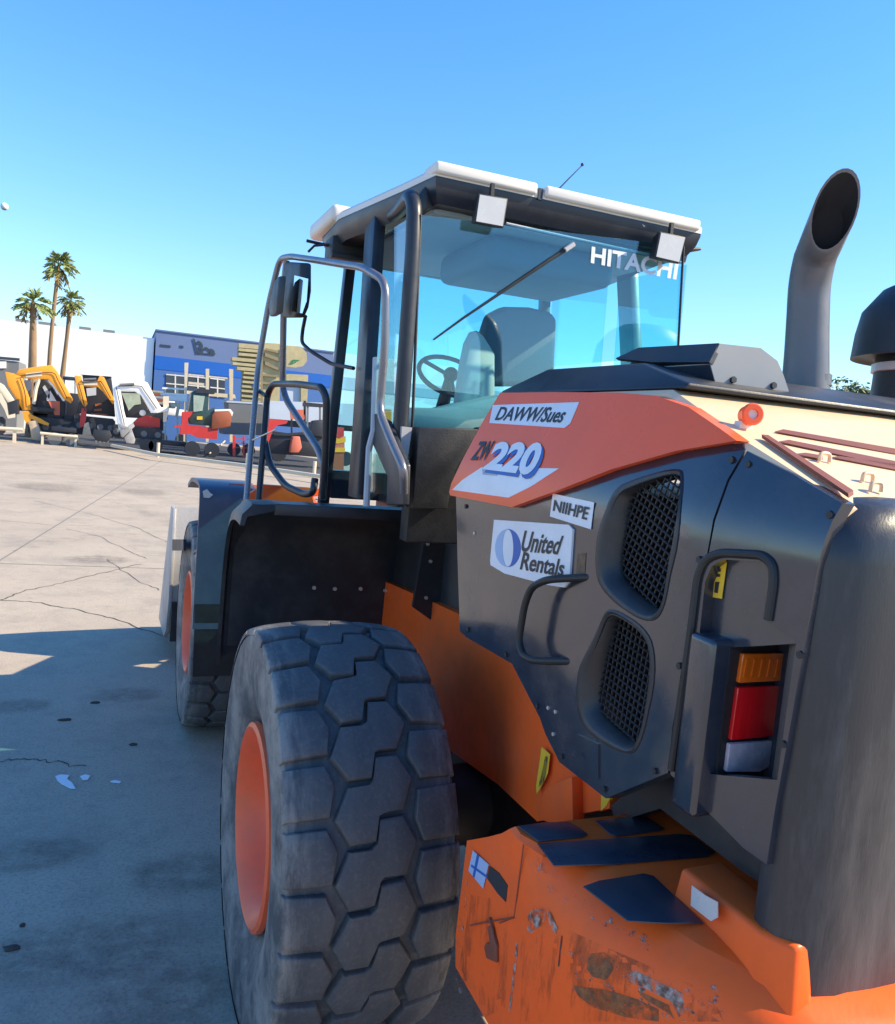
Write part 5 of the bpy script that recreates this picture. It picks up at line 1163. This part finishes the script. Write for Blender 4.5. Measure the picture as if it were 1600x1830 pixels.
pr('body', [(672, 730), (700, 732), (700, 790), (672, 788)], 40, 1., 'x_orange', t); pr('lid', [(670, 726), (702, 728), (702, 732), (670, 730)], 39.95, 1.1, 'x_white', t)
# --- barrier rails along the front of the yard
t = gthing('barrier_rail', 'low cream barrier rail on short posts along the right of the parked machines', 'barrier', 380, 36)
A = on(280, 812, 2, .3); Bv = on(440, 832, 2, .3); Cv = on(620, 858, 2, .3)
MB().tube([PZ(200, 796, .3), A, Bv, Cv, PZ(700, 868, .3)], .085, 8).build('rail', 'rail_c', t)
for x, y in ((281, 795), (440, 822), (560, 838)):
    p = PZ(x+1, 817 if x < 300 else (838 if x < 500 else 854), 0); MB().cyl((p.x, p.y, 0), (p.x, p.y, .75), .08, 10).build('post', 'rail_c', t)
MB().tube([PZ(375, 810, .25), PZ(395, 795, .5), PZ(402, 788, .55)], .05, 6).build('brace', 'rail_c', t)
t = gthing('barrier_rail', 'short cream barrier rail below the pale excavator at the left edge', 'barrier', 10, 50)
MB().tube([PY(-40, 763, 46), PY(41, 768, 46)], .10, 8).build('rail', 'rail_c', t)
for x in (26,): p = PY(x, 770, 46); MB().box((p.x-.08, 46.0, 0), (p.x+.08, 46.12, p.z)).build('post', 'rail_c', t)
t = gthing('barrier_rail', 'short cream barrier rail under the bucket of the arched orange excavator', 'barrier', 100, 46)
MB().tube([PY(72, 774, 46), PY(139, 781, 46)], .08, 8).build('rail', 'rail_c', t)
for x in (76, 136): p = PY(x, 777, 46); MB().box((p.x-.06, 46.0, 0), (p.x+.06, 46.1, p.z)).build('post', 'rail_c', t)
# dark worn asphalt under the parked machines
a = [PZ(-60, 779, 0), PZ(100, 789, 0), PZ(230, 801, 0), PZ(300, 812, 0), PZ(440, 832, 0), PZ(620, 862, 0)]
far = [Vector((p.x+4, p.y+22, 0)) for p in reversed(a)]
mb = MB(); mb.poly([Vector((p.x, p.y, .004)) for p in a+far]); o = mb.build('asphalt', mat('dark_asphalt', (.045, .046, .05), .9, var=.25, scale=1.5, bump=.3), None); tag(o, kind='structure')

# --- bush beyond the hood, right
def bush(name, label, c, r, n, m, seed):
    rnd = random.Random(seed); t = thing(name, label, 'tree', (c[0], c[1], 0))
    MB().tube([(c[0], c[1], 0), (c[0], c[1], c[2])], [.2, .1], 8).build('trunk', 'trunk', t)
    mb = MB()
    cl = [(rnd.gauss(0, .45), rnd.gauss(0, .45), rnd.gauss(0, .38), rnd.uniform(.25, .5)) for _ in range(26)]
    for i in range(n):
        q = cl[i % 26]; v = Vector((rnd.gauss(0, 1), rnd.gauss(0, 1), rnd.gauss(0, 1))).normalized()*q[3]*rnd.uniform(.6, 1)
        p = Vector(c)+Vector(((q[0]+v.x)*r[0], (q[1]+v.y)*r[1], (q[2]+v.z)*r[2])); s = rnd.uniform(.08, .2)
        a_ = Vector((rnd.gauss(0, 1), rnd.gauss(0, 1), rnd.gauss(0, 1))).normalized(); b_ = a_.orthogonal().normalized()
        mb.poly([p-a_*s, p+b_*s*.5, p+a_*s, p-b_*s*.5])
    mb.build('crown', m, t, recalc=False, weld=False)
c = PY(1525, 735, 24); bush('tree', 'olive green tree top showing behind the exhaust stack and hood', c, (2.6, 2, 1.0), 5200, 'leaf', 5)
c = PY(300, 603, 112); 
# --- small white flecks and dark clods on the concrete
def scrap(label, q, name='white_fleck', cat='paper scrap', m='white', group=None):  # thin white slab cut to its own outline on the ground
    P = [PZ(x, y, .004) for x, y in q]; o = MB().prism([p for p in P], (0, 0, .004)).build(name, m, None, loc=(P[0].x, P[0].y, 0)); tag(o, label, cat, group); return o
scrap('largest ragged white fleck on the shaded concrete', [(99, 1388), (108, 1385), (124, 1386), (120, 1393), (129, 1400), (135, 1410), (126, 1410), (110, 1402), (102, 1395)])
scrap('small round white fleck right of the largest one', [(143, 1388), (152, 1385), (161, 1387), (157, 1394), (148, 1395)])
scrap('tiny thin white fleck nearest the front wheel', [(197, 1397), (206, 1395), (216, 1397), (214, 1400), (200, 1399)])
def clod(label, px, py, L_, W_, seed):
    rnd = random.Random(seed); c = PZ(px, py, 0); mb = MB(); mb.ball((c.x, c.y, .006), 1, (L_, W_, .012), 12, 6)
    for v in mb.bm.verts: v.co += Vector((rnd.uniform(-.3, .3)*L_, rnd.uniform(-.3, .3)*W_, 0))
    o = mb.build('dirt_clod', 'crack', None, loc=(c.x, c.y, 0)); tag(o, label, 'dirt clod', 'dark clods of dirt on the concrete')
clod('dark dirt clod at the lower left edge of the picture', 20, 1697, .035, .016, 1)
clod('thin dark dirt clod beyond the white flecks', 116, 1288, .045, .013, 2)
clod('small dark dirt clod beside the oil stain', 238, 1332, .025, .014, 3)
clod('tiny dark dirt clod above the lower left one', 40, 1656, .012, .008, 4)
clod('flat dark dirt clod left of the oil stain', 170, 1257, .035, .012, 6)
# --- day moon, low and small
d = ray(8, 369).normalized(); o = MB().ball(CPV+d*4000, 15, u=24, v=16).build('moon', mat('pale_moon', (.8, .8, .78), .9), None); tag(o, 'small pale daytime moon low at the left edge', 'moon')
